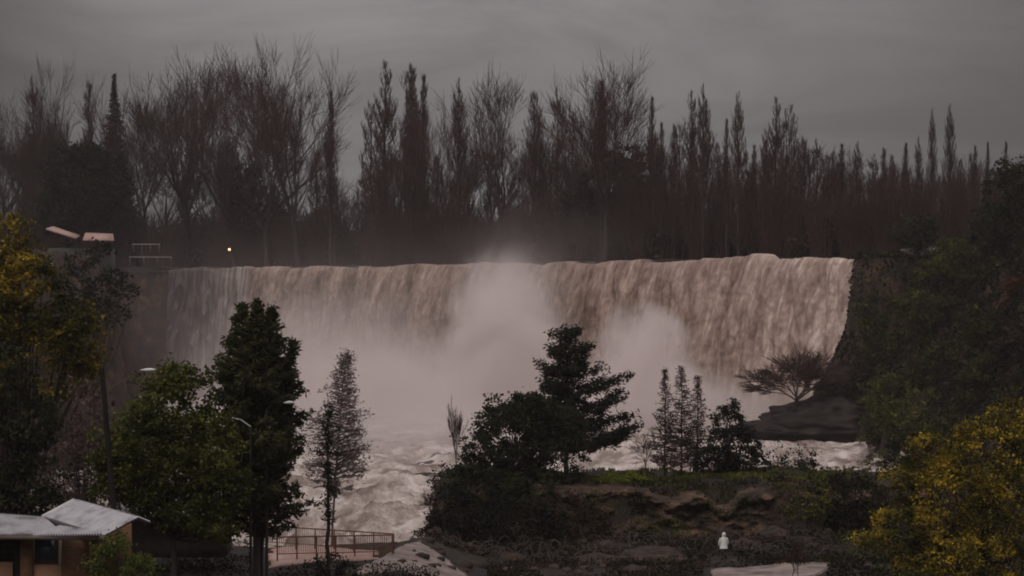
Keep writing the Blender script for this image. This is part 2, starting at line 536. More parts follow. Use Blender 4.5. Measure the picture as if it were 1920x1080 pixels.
mw, nt, b, out = new_mat('falling_water')
uvn = nt.nodes.new('ShaderNodeUVMap').outputs[0]
m1 = mapping(nt, uvn, (7, 1.35, 1)); m2 = mapping(nt, uvn, (19, 3.0, 1)); m3 = mapping(nt, uvn, (2.2, .35, 1))
a1, a2, a3 = noise(nt, 1, 6, .6, m1, .3), noise(nt, 1, 6, .65, m2, .5), noise(nt, 1, 3, .5, m3)
def math_node(nt, op, x, y):
    n = nt.nodes.new('ShaderNodeMath'); n.operation = op
    for i, v in enumerate((x, y)):
        if isinstance(v, (int, float)): n.inputs[i].default_value = v
        else: nt.links.new(v, n.inputs[i])
    return n.outputs[0]
sm = math_node(nt, 'ADD', math_node(nt, 'MULTIPLY', a1.outputs[0], .38), math_node(nt, 'MULTIPLY', a2.outputs[0], .27))
sm = math_node(nt, 'ADD', sm, math_node(nt, 'MULTIPLY', a3.outputs[0], .35))
a4 = noise(nt, 1, 6, .62, mapping(nt, uvn, (9, 6, 1)), .6)       # torn, mottled foam
sm = math_node(nt, 'ADD', math_node(nt, 'MULTIPLY', sm, .76), math_node(nt, 'MULTIPLY', a4.outputs[0], .24))
sxw = nt.nodes.new('ShaderNodeSeparateXYZ'); nt.links.new(uvn, sxw.inputs[0])
aer = ramp(nt, [(0, (.455,) * 3), (.30, (.45,) * 3), (.62, (.46,) * 3), (.82, (.50,) * 3), (1, (.55,) * 3)])     # more broken and foamy towards the right end
nt.links.new(math_node(nt, 'MULTIPLY', sxw.outputs[0], 1 / 17.5), aer.inputs[0])
sm = math_node(nt, 'ADD', sm, math_node(nt, 'SUBTRACT', aer.outputs[0], .5))
r = ramp(nt, [(.375, (.11, .067, .050)), (.445, (.235, .165, .135)), (.52, (.39, .29, .245)), (.61, (.68, .56, .50))])
nt.links.new(sm, r.inputs[0]); nt.links.new(r.outputs[0], b.inputs['Base Color'])
b.inputs['Roughness'].default_value = .6; b.inputs['Specular IOR Level'].default_value = .2
bp = nt.nodes.new('ShaderNodeBump'); bp.inputs['Strength'].default_value = .7; bp.inputs['Distance'].default_value = .5
nt.links.new(sm, bp.inputs['Height']); nt.links.new(bp.outputs[0], b.inputs['Normal'])

V, uv, _, _ = fall_surface(-58.5, 58.2, 620, 150, 40)
tag(Geo().grid(V).build('waterfall', mw, smooth=True, uv=uv.reshape(-1, 2)), 'wide brown flood waterfall pouring over the curved lip', 'waterfall', kind='structure')
mv, nt, b, out = new_mat('water_over_rock')
uvn = nt.nodes.new('ShaderNodeUVMap').outputs[0]
q1 = noise(nt, 1, 6, .6, mapping(nt, uvn, (13, .7, 1)), .3)
r = ramp(nt, [(.36, (.045, .033, .030)), (.52, (.085, .064, .058)), (.62, (.16, .125, .115)), (.75, (.32, .26, .24))])
sxu = nt.nodes.new('ShaderNodeSeparateXYZ'); nt.links.new(uvn, sxu.inputs[0])
thick = nt.nodes.new('ShaderNodeMapRange'); thick.interpolation_type = 'SMOOTHSTEP'     # the veil thickens towards the main falls
thick.inputs['From Min'].default_value = .0; thick.inputs['From Max'].default_value = 2.3
thick.inputs['To Min'].default_value = -.12; thick.inputs['To Max'].default_value = .22
nt.links.new(sxu.outputs[0], thick.inputs[0])
nt.links.new(math_node(nt, 'ADD', q1.outputs[0], thick.outputs[0]), r.inputs[0]); nt.links.new(r.outputs[0], b.inputs['Base Color'])
b.inputs['Roughness'].default_value = .55
V, uv, st2, st1 = fall_surface(-78, -58.2, 150, 110, 77, 1.5)
tag(Geo().grid(V).build('thin_waterfall', mv, smooth=True, uv=uv.reshape(-1, 2)), 'thin dark veil of water running down the left cliff beside the main falls', 'waterfall', kind='structure')

# ------------------------------------------------------------------ bare trees of the far bank
def grow(segs, p, d, L, r, level, rng, spread, up, nkids, maxlev, rmin=.012):
    n = 4 if level < 2 else 3
    pts = [p]
    for i in range(n):
        d = d + rng.normal(size=3) * .09
        d[2] += up * (.5 if level else .1)
        d /= np.linalg.norm(d)
        pts.append(pts[-1] + d * L / n)
    rr = np.linspace(r, r * .55, n + 1)
    for i in range(n):
        segs.append((pts[i], pts[i + 1], rr[i], rr[i + 1], level))
    if level >= maxlev: return
    k = nkids[min(level, len(nkids) - 1)]
    for j in range(k):
        tt = 1.0 if j == 0 else rng.uniform(.35, 1.0) if level else rng.uniform(.55, 1.0)
        i = min(n - 1, int(tt * n))
        q = pts[i] + (pts[i + 1] - pts[i]) * (tt * n - i)
        az = rng.uniform(0, 2 * PI)
        ang = rng.normal(spread[min(level, len(spread) - 1)], .09) * (.35 if j == 0 else 1)
        ref = np.array([math.cos(az), math.sin(az), 0])
        side = ref - d * ref.dot(d); side /= np.linalg.norm(side) + 1e-9
        nd = d * math.cos(ang) + side * math.sin(ang)
        grow(segs, q, nd, L * rng.uniform(.55, .85), max(rr[i] * rng.uniform(.5, .68), rmin), level + 1, rng, spread, up, nkids, maxlev, rmin)


def segs_to_geo(segs, lev_split, sides=(6, 3)):
    a, c = Geo(), Geo()
    for gth, sel, sd in ((a, lambda l: l <= lev_split, sides[0]), (c, lambda l: l > lev_split, sides[1])):
        s = [q for q in segs if sel(q[4])]
        if s:
            gth.tubes([q[0] for q in s], [q[1] for q in s], [q[2] for q in s], [q[3] for q in s], sd)
    return a, c


def vase_segs(seed, H=30.0, wide=.42, trunk=.24):
    rng = np.random.default_rng(seed)
    segs = []
    L = H * trunk
    grow(segs, np.zeros(3), np.array([0, 0, 1.0]), L, H * .015, 0, rng, [wide, .34, .36, .40, .45], .13, [8, 4, 4, 4, 4], 5, .030)
    top = float(np.quantile([s[1][2] for s in segs], .985))
    k = H / top
    return [(s[0] * k, s[1] * k, s[2], s[3], s[4]) for s in segs]


def poplar_segs(seed, H=30.0, R=1.9, stems=1, n=85, low=.1):
    rng = np.random.default_rng(seed)
    segs = []
    for sidx in range(stems):
        hh = H if sidx == 0 else H * rng.uniform(.78, .95)
        off = np.zeros(3) if sidx == 0 else np.array([rng.choice([-1, 1]) * rng.uniform(.5, .9) * R, rng.normal() * .5, 0])
        pts = [np.zeros(3) + off * .12]
        for i in range(1, 13):
            t = i / 12
            pts.append(np.array([off[0] * min(1, t * 2.2) + rng.normal() * .05, off[1] * min(1, t * 2.2) + rng.normal() * .05, hh * t]))
        rr = [(H * .0125) * (1 - .93 * i / 12) * (1 if sidx == 0 else .7) for i in range(13)]
        for i in range(12): segs.append((pts[i], pts[i + 1], rr[i], rr[i + 1], 0))
        P = np.array(pts)
        for j in range(n if sidx == 0 else n // 2):
            t = low + (1 - low) * rng.uniform(0, 1) * .95
            p = np.array([np.interp(t, np.linspace(0, 1, 13), P[:, q]) for q in range(3)])
            prof = (min(1, (t - low) * 4 + .4)) * (1 - t) ** .62
            L = max(.5, H * .20 * prof * rng.uniform(.5, 1.15))
            L = min(L, .85 * (hh * 1.01 - p[2]) + .15)
            az = rng.uniform(0, 2 * PI)
            wd = R * prof * rng.uniform(.35, 1.0)
            d0 = np.array([math.cos(az), math.sin(az), 0])
            q0 = p
            m = 5
            bp_ = [p]
            for i in range(1, m + 1):
                s = i / m
                bp_.append(p + d0 * wd * (1 - (1 - s) ** 2) + np.array([0, 0, L * (s ** 1.15)]) + rng.normal(size=3) * .06)
            br = np.linspace(.10 * (1 - .6 * t), .035, m + 1)
            for i in range(m): segs.append((bp_[i], bp_[i + 1], br[i], br[i + 1], 1))
            for k in range(11 if t < .7 else 6):
                i = rng.integers(1, m)
                a = bp_[i] + (bp_[i + 1] - bp_[i]) * rng.uniform()
                az2 = rng.uniform(0, 2 * PI)
                tl = rng.uniform(.7, 2.0) * (H / 30) * (.12 + .88 * min(1, prof * 1.5))
                e = a + np.array([math.cos(az2) * .42 * tl, math.sin(az2) * .42 * tl, tl])
                segs.append((a, e, .034, .018, 2))
                for z in range(2):
                    az3 = rng.uniform(0, 2 * PI)
                    a3 = a + (e - a) * rng.uniform(.3, .9)
                    segs.append((a3, a3 + np.array([math.cos(az3) * .2, math.sin(az3) * .2, rng.uniform(.3, .8)]), .026, .014, 2))
    return segs


PROTO = {}


def proto(key, segs, split, mat):
    root = empty('bare_tree' if key.startswith('vase') else 'bare_poplar', (0, 0, 0))
    a, c = segs_to_geo(segs, split)
    a.build('trunk', M['bark'], root)
    c.build('crown', mat, root)
    PROTO[key] = [root, False]


for i in range(4): proto('vase%d' % i, vase_segs(100 + i, 30, [.50, .62, .42, .70][i], [.20, .17, .22, .14][i]), 1, M['bare'])
for i in range(4): proto('slim%d' % i, poplar_segs(200 + i, 30, [2.5, 3.0, 2.9, 3.5][i], [1, 1, 2, 3][i], [120, 130, 110, 95][i], [.22, .12, .2, .16][i]), 0, M['bare'])
for i in range(3): proto('full%d' % i, poplar_segs(300 + i, 30, [4.4, 4.8, 4.6][i], [1, 2, 1][i], [130, 110, 150][i], .06), 0, M['bare_red' if i == 2 else 'bare'])


def place_bare(key, px, py, d, wscale, label, rz, group='bare trees along the skyline above the falls'):
    root, used = PROTO[key]
    o = root if not used else copy_tree(root)
    PROTO[key][1] = True
    x = px2x(px, d)
    z = gz(x, d) - .3
    topz = CZ - (py - HY) * d / F
    s = (topz - z) / 30.0
    o.location = (x, d, z)
    o.rotation_euler = (0, 0, rz)
    wscale *= 1.12
    o.scale = (s * wscale, s * wscale, s)
    tag(o, label, 'tree', group)
    return o


SKY = [  # prototype, column, top row, width factor, label
    ('vase0', 4, 195, .8, 'bare spreading tree cut by the left edge of the photo, behind the yellow-green tree'),
    ('full1', 62, 143, .75, 'dense twin-topped bare poplar, leftmost tall poplar of the skyline'),
    ('vase2', 124, 138, .62, 'open forked bare tree rising behind the dark evergreen, left of two slim poplars'),
    ('slim1', 166, 152, .8, 'slim bare poplar just behind the right half of the dark evergreen clump'),
    ('vase3', 272, 172, .75, 'low broad bare tree filling the gap right of the pointed olive-brown tree'),
    ('vase0', 345, 126, .95, 'large fan-shaped bare tree, left one of the three broad crowns on the left skyline'),
    ('vase1', 438, 121, .95, 'large fan-shaped bare tree, middle one of the three broad crowns on the left skyline'),
    ('vase3', 500, 124, .8, 'broad bare tree with tangled top just left of the tall forked tree'),
    ('vase2', 560, 107, .85, 'tallest forked bare tree with a clean pale stem, left of the lone slim poplar'),
    ('slim0', 620, 170, .8, 'lone slim bare poplar standing in the wide sky gap of the skyline'),
    ('slim3', 722, 112, .95, 'tall three-stemmed bare poplar right of the wide sky gap'),
    ('slim1', 771, 119, .9, 'tall dark bare poplar, taller one of a close pair right of the three-stemmed poplar'),
    ('slim2', 794, 138, .7, 'slightly shorter bare poplar, right one of a close pair above the mid falls'),
    ('vase3', 822, 205, .7, 'low wide bare tree between the close poplar pair and the dark-topped poplar'),
    ('full0', 860, 146, .72, 'bare poplar with a dense dark bottle-shaped top above the left plume'),
    ('vase1', 930, 152, .85, 'broad rounded bare crown right of the bottle-shaped poplar'),
    ('full2', 1003, 168, .78, 'reddish full bare poplar, left one of two between the broad crowns'),
    ('full1', 1045, 163, .72, 'twin-stemmed reddish bare poplar, right one of two between the broad crowns'),
    ('vase0', 1132, 128, .95, 'big oval bare crown, broadest on the middle skyline above the mist'),
    ('slim0', 1128, 150, .9, 'dark straight poplar standing inside the big oval bare crown'),
    ('slim0', 1222, 180, .65, 'thin leaning bare poplar just right of the big oval crown'),
    ('slim2', 1240, 228, .7, 'short thin bare poplar, second right of the big oval crown'),
    ('slim1', 1264, 232, .8, 'short bare poplar just left of the twin tall poplars'),
    ('slim3', 1297, 168, .8, 'left one of the twin tall bare poplars above the right falls'),
    ('full0', 1318, 157, .62, 'right and taller one of the twin tall bare poplars above the right falls'),
    ('full2', 1346, 265, .7, 'low reddish bare poplar between the twin poplars and the pointed one'),
    ('slim0', 1362, 222, .6, 'very thin bare poplar just left of the pointed solitary poplar'),
    ('full0', 1384, 172, .62, 'pointed solitary bare poplar above the brown curtain of the falls'),
    ('slim2', 1414, 270, .8, 'small bare poplar in the dip right of the pointed solitary poplar'),
    ('full2', 1436, 262, .7, 'small full bare poplar leaning against the tall twin right of the dip'),
    ('slim3', 1455, 180, .85, 'tall dark bare poplar above the right end of the falls, left of its shorter twin'),
    ('full1', 1474, 203, .6, 'shorter twin of the tall dark poplar above the right end of the falls'),
    ('full2', 1508, 258, .9, 'low bushy bare poplar, left one of two above the falls end'),
    ('full1', 1532, 260, .95, 'low bushy bare poplar, right one of two above the falls end'),
    ('slim2', 1578, 268, .85, 'thin short poplar leaning left just past the end of the falls'),
    ('full0', 1608, 265, .75, 'short pointed poplar right above the end of the falls'),
    ('slim1', 1657, 276, .9, 'short bare poplar over the hillside, left one of a close pair'),
    ('full2', 1673, 288, .6, 'short bare poplar over the hillside, right one of a close pair'),
    ('slim0', 1698, 267, .8, 'thin short poplar between two close pairs over the hillside'),
    ('full0', 1722, 256, .62, 'stout short poplar just left of the two tallest over the hillside'),
    ('full0', 1748, 203, .45, 'tall narrow dense poplar, left one of the two tallest over the hillside'),
    ('full0', 1781, 195, .58, 'tall dense poplar, right one of the two tallest over the hillside'),
    ('slim2', 1828, 272, .7, 'short thin poplar left of the big dark evergreen at the right edge'),
    ('slim0', 1852, 266, .6, 'very thin poplar top showing above the big dark evergreen'),
    ('slim1', 1886, 264, .6, 'poplar tip peeping over the big dark evergreen nearest the right edge'),
]
rng0 = np.random.default_rng(1)
for key, px, py, wsc, lab in SKY:
    base = float(lipd(px2x(px, 420)))
    d = max(base, 330) + 33 + rng0.uniform(0, 14)
    place_bare(key, px, py, d, wsc, lab, rng0.uniform(0, 6.28) if 'vase' in key else rng0.uniform(-.5, .5))
for i in range(40):
    px = 12 + i * 48 + rng0.uniform(-14, 14)
    base = float(lipd(px2x(px, 420)))
    d = max(base, 330) + 34 + rng0.uniform(0, 24)
    py = np.interp(px, [0, 250, 560, 640, 700, 1000, 1250, 1600, 1900], [275, 262, 262, 335, 300, 268, 268, 302, 312]) + rng0.uniform(-18, 34)
    place_bare(['vase1', 'vase3', 'full2', 'vase0', 'full1'][i % 5], px, py, d, .95,
               'lower bare tree half hidden among the taller trunks behind the falls', rng0.uniform(0, 6.28),
               'lower bare trees between the tall skyline trees')

# thicket: the tangled undergrowth of the far bank
def twig_bushes(geo_, leaf, rng, pts, hmin, hmax, ntw):
    for (x, y) in pts:
        z = gz(x, y)
        h = rng.uniform(hmin, hmax)
        n = ntw
        az = rng.uniform(0, 2 * PI, n)
        tl = rng.uniform(.03, .5, n)
        p0 = np.stack([x + rng.normal(0, .8, n), y + rng.normal(0, .8, n), np.full(n, z)], 1)
        mid = p0 + np.stack([np.cos(az) * tl * h * .35, np.sin(az) * tl * h * .35, rng.uniform(.35, .6, n) * h], 1)
        end = mid + np.stack([np.cos(az) * tl * h * .5 + rng.normal(0, .5, n), np.sin(az) * tl * h * .5, rng.uniform(.2, .5, n) * h], 1)
        geo_.tubes(p0, mid, .09, .05, 3)
        geo_.tubes(mid, end, .05, .015, 3)
        k = 3
        for _ in range(k):
            s = rng.uniform(.1, 1, (n, 1))
            a = mid + (end - mid) * s
            e = a + np.stack([rng.normal(0, .55, n), rng.normal(0, .55, n), rng.uniform(.3, 1.5, n)], 1)
            geo_.tubes(a, e, .036, .018, 3)


rngT = np.random.default_rng(8)
tg = Geo(); lg = Geo()
pts = []
for i in range(430):
    x = rngT.uniform(-135, 118)
    y = max(float(lipd(x)), 318) + rngT.uniform(34, 58)
    pts.append((x, y))
twig_bushes(tg, None, rngT, pts, 5, 17.5, 56)
tag(tg.build('thicket', M['bare'], smooth=False), 'dark tangled bare thicket lining the far bank behind the falls', 'undergrowth', kind='stuff')
for i in range(380):
    x = rngT.uniform(-140, 118)
    y = max(float(lipd(x)), 318) + rngT.uniform(38, 62)
    z = gz(x, y)
    rr = rngT.uniform(1.6, 3.6)
    hh = rngT.uniform(3.5, 10.5)
    n = 150
    u = rngT.normal(size=(n, 3)); u /= np.linalg.norm(u, axis=1, keepdims=True)
    c = np.array([x, y, z + hh * .5]) + u * np.array([rr, rr, hh * .55]) * rngT.uniform(.4, 1.05, (n, 1))
    lg.leaves(c, 1.15, rngT, .2, .7)
tag(lg.build('underbrush', M['brown_leaf']), 'dense dull brown underbrush at the feet of the skyline trees', 'undergrowth', kind='stuff')

# ------------------------------------------------------------------ leafy trees and shrubs
def blob_leaves(g, rng, c, r, per_m2, leaf, clump_r, up=.3, fill=.55):
    """Clumps of leaves spread through the outer part of an ellipsoid."""
    c, r = np.asarray(c, float), np.asarray(r, float)
    area = 4 * PI * ((r[0] * r[1]) ** 1.6 / 3 + (r[0] * r[2]) ** 1.6 / 3 + (r[1] * r[2]) ** 1.6 / 3) ** (1 / 1.6)
    ncl = max(6, int(area / (clump_r ** 2 * 2.4)))
    u = rng.normal(size=(ncl, 3)); u /= np.linalg.norm(u, axis=1, keepdims=True)
    rad = rng.uniform(fill, 1.0, (ncl, 1)) ** .6
    rad *= .82 + .36 * vnoise(u[:, 0:1] * 2.2 + c[0], u[:, 1:2] * 2.2 + c[1], u[:, 2:3] * 2.2, 11)
    cc = c + u * r * rad
    nl = max(5, int(per_m2 * area / ncl))
    cs = clump_r * rng.uniform(.6, 1.3, (ncl, 1, 1))
    off = rng.normal(size=(ncl, nl, 3)) * np.array([.52, .52, .34])
    p = (cc[:, None] + off * cs).reshape(-1, 3)
    g.leaves(p, leaf, rng, up, .6)
    return cc


def leafy(name, label, cat, base, blobs, leaf, per_m2, clump, mat, seed, trunk_r=.12, limb_every=5, group=None, stem='trunk', crown='crown', barkmat='bark', up=.3, fill=.55, split=None):
    """base = (x, y) on the ground; blobs = [(px, py, rx_px, ry_px, d)] seen in the photograph."""
    rng = np.random.default_rng(seed)
    bx, by = base
    bz = gz(bx, by)
    root = empty(name, (bx, by, bz))
    g, t = Geo(), Geo()
    o = np.array([bx, by, bz])
    allc = []
    for (px, py, rx, ry, d) in blobs:
        c = at(px, py, d)
        k = d / F
        allc.append(blob_leaves(g, rng, c, (rx * k, rx * k * .85, ry * k), per_m2, leaf, clump, up, fill))
    cc = np.concatenate(allc)
    cen = cc.mean(0)
    fork = o + (cen - o) * .38
    if trunk_r:
        pts = [o + np.array([0, 0, -.3]), o + (fork - o) * .5 + rng.normal(size=3) * .08, fork]
        t.path(pts, [trunk_r * 1.35, trunk_r, trunk_r * .85], 8)
        for c in cc[::limb_every]:
            m = fork + (c - fork) * .5 + rng.normal(size=3) * .15 + np.array([0, 0, -.12 * np.linalg.norm(c - fork)])
            t.tubes([fork, m], [m, c], [trunk_r * .5, trunk_r * .25], [trunk_r * .25, trunk_r * .07], 5)
        t.build(stem, M[barkmat], root, origin=o)
    g.build(crown, M[mat], root, origin=o)
    tag(root, label, cat, group)
    return root


def conifer(name, label, base, H, prof, seed, mat='conifer', nbranch=120, droop=.25, rise=0., tuft=.34, tstep=.22, trunk_r=.16, low=.1, group=None, cat='tree', lean=(0, 0), per=7, sub=True, barkmat='bark', asym=None, bz=None, puff=.10):
    rng = np.random.default_rng(seed)
    bx, by = base
    if bz is None: bz = gz(bx, by)
    root = empty(name, (bx, by, bz))
    t, g, br = Geo(), Geo(), Geo()
    P = np.array([[lean[0] * s * s, lean[1] * s * s, H * s] for s in np.linspace(0, 1, 12)])
    P[1:-1, :2] += rng.normal(size=(10, 2)) * H * .003
    P[0, 2] = -.3
    t.path(P, np.linspace(trunk_r, .02, 12), 8)
    S = np.linspace(0, 1, 12)
    A, B, RA, RB, LC, LA = [], [], [], [], [], []
    for i in range(nbranch):
        s = low + (1 - low) * ((i + rng.uniform()) / nbranch)
        p = np.array([np.interp(s, S, P[:, k]) for k in range(3)])
        az = i * 2.399 + rng.normal() * .35
        L = prof(s) * rng.uniform(.6, 1.12)
        if asym: L *= asym(az, s)
        if L < .12: L = .12
        d = np.array([math.cos(az), math.sin(az), 0])
        m = max(3, int(L / .45))
        pts = [p]
        for j in range(1, m + 1):
            u = j / m
            pts.append(p + d * L * u + np.array([0, 0, L * (rise * u - droop * u * u)]) + rng.normal(size=3) * .03 * L * u)
        for j in range(m):
            A.append(pts[j]); B.append(pts[j + 1])
            RA.append(.018 + .02 * L * (1 - j / m)); RB.append(.018 + .02 * L * (1 - (j + 1) / m))
        # needle sprays on the branch and on its side shoots
        nn = max(2, int(L / tstep))
        for q in range(nn):
            u = .22 + .78 * (q + rng.uniform()) / nn
            c = np.array([np.interp(u * m, np.arange(m + 1), [w[k] for w in pts]) for k in range(3)])
            LC += [c + rng.normal(size=3) * puff for _ in range(per)]
            LA += [d * .8 + np.array([0, 0, .25]) + rng.normal(size=3) * .6 for _ in range(per)]
            if sub:
                side = np.array([-d[1], d[0], 0]) * rng.choice([-1, 1])
                ln = L * .34 * (1.15 - u) * rng.uniform(.5, 1.3) + .12
                e = c + (side * .8 + d * .6 + np.array([0, 0, rng.normal() * .15 + rise * .3 - droop * .35])) * ln
                A.append(c); B.append(e); RA.append(.014); RB.append(.008)
                for w in range(max(1, int(ln / tstep))):
                    cc = c + (e - c) * rng.uniform(.3, 1.05)
                    LC += [cc + rng.normal(size=3) * puff for _ in range(per)]
                    LA += [(side * .8 + d * .6) + rng.normal(size=3) * .6 for _ in range(per)]
    if A: t.tubes(A, B, RA, RB, 4)
    LC, LA = np.array(LC), np.array(LA)
    g.leaves(LC, tuft, rng, .2, .3, LA)
    t.build('trunk', M[barkmat], root)
    g.build('crown', M[mat], root)
    tag(root, label, cat, group)
    return root


# --- near bank, left
leafy('broadleaf_tree', 'round olive-green leafy tree between the dark wooden pole and the tall conifer', 'tree', (px2x(325, 96), 96),
      [(320, 775, 82, 100, 96), (255, 850, 92, 90, 95), (395, 860, 76, 95, 96), (320, 890, 130, 75, 97), (215, 880, 55, 55, 95), (430, 930, 40, 55, 95.5), (330, 720, 52, 45, 96), (330, 950, 85, 50, 95.6), (400, 985, 60, 42, 95.4), (270, 925, 60, 40, 95.8)],
      .21, 95, .5, 'olive_leaf', 1, .17, 30, fill=.2)
leafy('yellowing_tree', 'tall yellow-green autumn tree at the left edge in front of the pale-pink roof', 'tree', (px2x(50, 108), 108),
      [(40, 560, 85, 95, 108), (10, 450, 48, 55, 108), (125, 610, 62, 52, 107), (60, 690, 120, 85, 109), (150, 660, 46, 62, 108), (-30, 620, 90, 140, 109), (35, 520, 55, 60, 107)],
      .26, 45, .55, 'mustard_leaf', 2, .26, 9)
leafy('dark_tree', 'near-black evergreen low at the left edge above the zinc-roofed house', 'tree', (px2x(20, 95), 95),
      [(-20, 700, 85, 60, 95), (45, 790, 78, 55, 95), (-10, 850, 100, 75, 95), (60, 900, 62, 50, 95), (10, 940, 95, 45, 94)],
      .23, 55, .5, 'dark_leaf', 3, .2, 9)
leafy('reddish_shrub', 'dull reddish-brown leafless-looking tall bush left of the dark wooden pole', 'bush', (px2x(160, 104), 104),
      [(155, 790, 48, 85, 104), (140, 880, 66, 85, 104), (195, 900, 52, 75, 104), (105, 960, 60, 50, 103)],
      .17, 75, .45, 'hazed_leaf', 4, .09, 4, stem='stem', crown='foliage')


conifer('tall_conifer', 'tallest foreground conifer, broad and dark with a pale stem showing near its top', (px2x(482, 100), 100), CZ - (566 - HY) * 100 / F - gz(px2x(482, 100), 100),
        lambda s: (2.95 * min(1, (1 - s) * 2.5 + .02)) * (.82 + .18 * math.sin(s * 31)) * (.55 + .45 * min(1, s * 3.4)), 5, 'conifer', 200, .10, .5, .36, .27, .2, .16, per=7, barkmat='twig_grey',
        asym=lambda az, s: 1 + .25 * math.sin(az * 2 + s * 9))
conifer('conifer_leader', 'bushy conifer top pressed against the left side of the tallest foreground conifer', (px2x(478, 100.8), 100.8), CZ - (572 - HY) * 100.8 / F - gz(px2x(452, 100.8), 100.8),
        lambda s: 1.9 * min(1, (1 - s) * 3.2 + .05), 50, 'olive_needle', 130, .08, .6, .34, .22, .13, .42, per=8, lean=(px2x(452, 100) - px2x(478, 100), 0))
conifer('conifer_leader', 'pointed conifer top pressed against the right side of the pale stem', (px2x(485, 101), 101), CZ - (578 - HY) * 101 / F - gz(px2x(511, 101), 101),
        lambda s: 1.7 * min(1, (1 - s) * 3 + .05), 52, 'conifer', 130, .08, .6, .34, .22, .13, .42, per=8, lean=(px2x(511, 100) - px2x(485, 100), 0))
conifer('conifer_leader', 'shorter ragged conifer on the right flank of the tallest foreground conifer', (px2x(490, 102), 102), CZ - (640 - HY) * 102 / F - gz(px2x(556, 102), 102),
        lambda s: 1.55 * min(1, (1 - s) * 2.6 + .05) * (.45 + .55 * min(1, s * 2.2)), 51, 'conifer', 120, .12, .4, .34, .24, .12, .34, per=8, lean=(px2x(552, 100) - px2x(490, 100), 0), asym=lambda az, s: 1 + .3 * math.sin(az * 3 + s * 11))
conifer('slim_pine', 'slim young pine with a bare straight rusty-brown stem in front of the railings', (px2x(615, 104), 104), 9.1,
        lambda s: (.75 * min(1, (1 - s) * 4 + .15)) if s > .84 else (.95 if (s % .23) < .03 else .06), 6, 'pine', 44, .0, .35, .28, .2, .125, .30, per=5, barkmat='bark', puff=.12)
conifer('grey_larch', 'grey half-bare larch, paled to imitate haze, right of the tallest conifer', (px2x(622, 119), 119), CZ - (664 - HY) * 119 / F - gz(px2x(622, 119), 119),
        lambda s: (2.3 * min(1, (1 - s) * 2.3 + .06)) if s > .46 else .1, 7, 'haze_grey_needle', 120, .18, .35, .26, .34, .09, .4, per=7, lean=(1.0, 0), puff=.2, barkmat='twig_grey')

# --- peninsula
conifer('pine_tree', 'black pine with long outstretched branches rising in front of the mist', (px2x(1062, 148), 148), CZ - (628 - HY) * 148 / F - 8.0,
        lambda s: (5.5 * (1 - s) ** .5 + .25) * (.62 + .42 * math.sin(s * 47 + 1)), 8, 'pine', 92, -.10, .25, .40, .28, .2, .14, per=10, puff=.19,
        asym=lambda az, s: 1.05 + .22 * math.cos(az))
leafy('evergreen_bush', 'huge dark evergreen bush joined to the left foot of the black pine', 'bush', (px2x(950, 140), 140),
      [(970, 820, 85, 70, 140), (1030, 860, 75, 85, 141), (910, 880, 60, 65, 140), (950, 930, 115, 60, 139), (1010, 790, 52, 45, 141), (950, 765, 40, 38, 141), (875, 920, 45, 45, 139), (1000, 775, 50, 45, 140), (1050, 800, 48, 45, 141)],
      .26, 58, .55, 'dark_leaf', 9, .16, 9, stem='stem', crown='foliage')
for k, (px, py, rx, ry, d, lab, mt) in enumerate([
        (862, 975, 66, 70, 132, 'dark brown-green bush at the water end of the earth bank', 'hill_leaf'),
        (960, 990, 90, 66, 131, 'dark bush on the bank right below the huge evergreen bush', 'hill_leaf'),
        (1060, 975, 80, 55, 133, 'brownish dark bush under the black pine on the bank face', 'brown_leaf'),
        (1120, 930, 40, 28, 141, 'small dark bush on the bank edge left of the lime-green shrub', 'hill_leaf'),
        (1530, 950, 62, 42, 138, 'ochre-brown bush at the right end of the earth bank', 'moss_leaf'),
        (1610, 960, 62, 60, 136, 'dark bush between the ochre bush and the yellow-leaved tree', 'hill_leaf'),
        (1690, 860, 34, 45, 150, 'dark bush at the right end of the river reach by the yellow leaves', 'hill_leaf'),
        (1240, 940, 55, 22, 138, 'low dark bush hanging over the bank under the three larches', 'brown_leaf'),
        (843, 905, 34, 40, 148, 'dark bush overhanging the water on the far left corner of the bank', 'hill_leaf'),
        (835, 960, 30, 45, 140, 'dark bush hanging down to the water at the left corner of the bank', 'brown_leaf'),
        (1660, 872, 48, 26, 158, 'low mossy bush on the near shore of the river reach', 'moss_leaf'),
        (1590, 905, 45, 20, 152, 'low dark bush at the right end of the grassy shelf', 'hill_leaf')]):
    if d > 150: d = hit(px, py + ry * .4) - .5
    leafy('bank_bush', lab, 'bush', (px2x(px, d), d), [(px, py, rx, ry, d), (px - rx * .5, py + ry * .4, rx * .6, ry * .6, d - .6), (px + rx * .55, py + ry * .35, rx * .55, ry * .6, d)],
          .22, 44, .42, mt, 20 + k, .06, 7, 'bushes along the earth bank', 'stem', 'foliage')
leafy('lime_shrub', 'bright lime-green shrub on the grassy bank edge right of the black pine', 'bush', (px2x(1170, 142), 142),
      [(1165, 898, 42, 16, 142), (1150, 906, 28, 13, 141.5), (1195, 902, 26, 13, 142)], .16, 70, .28, 'lime_leaf', 31, .03, 6, None, 'stem', 'foliage')
leafy('round_conifer', 'squat dark cedar-like tree between the larches and the river reach', 'tree', (px2x(1370, 146), 146),
      [(1372, 845, 56, 45, 146), (1366, 795, 32, 40, 146), (1340, 865, 42, 30, 145.5), (1402, 868, 38, 28, 146), (1372, 770, 14, 22, 146)], .24, 60, .38, 'pine', 32, .12, 7)
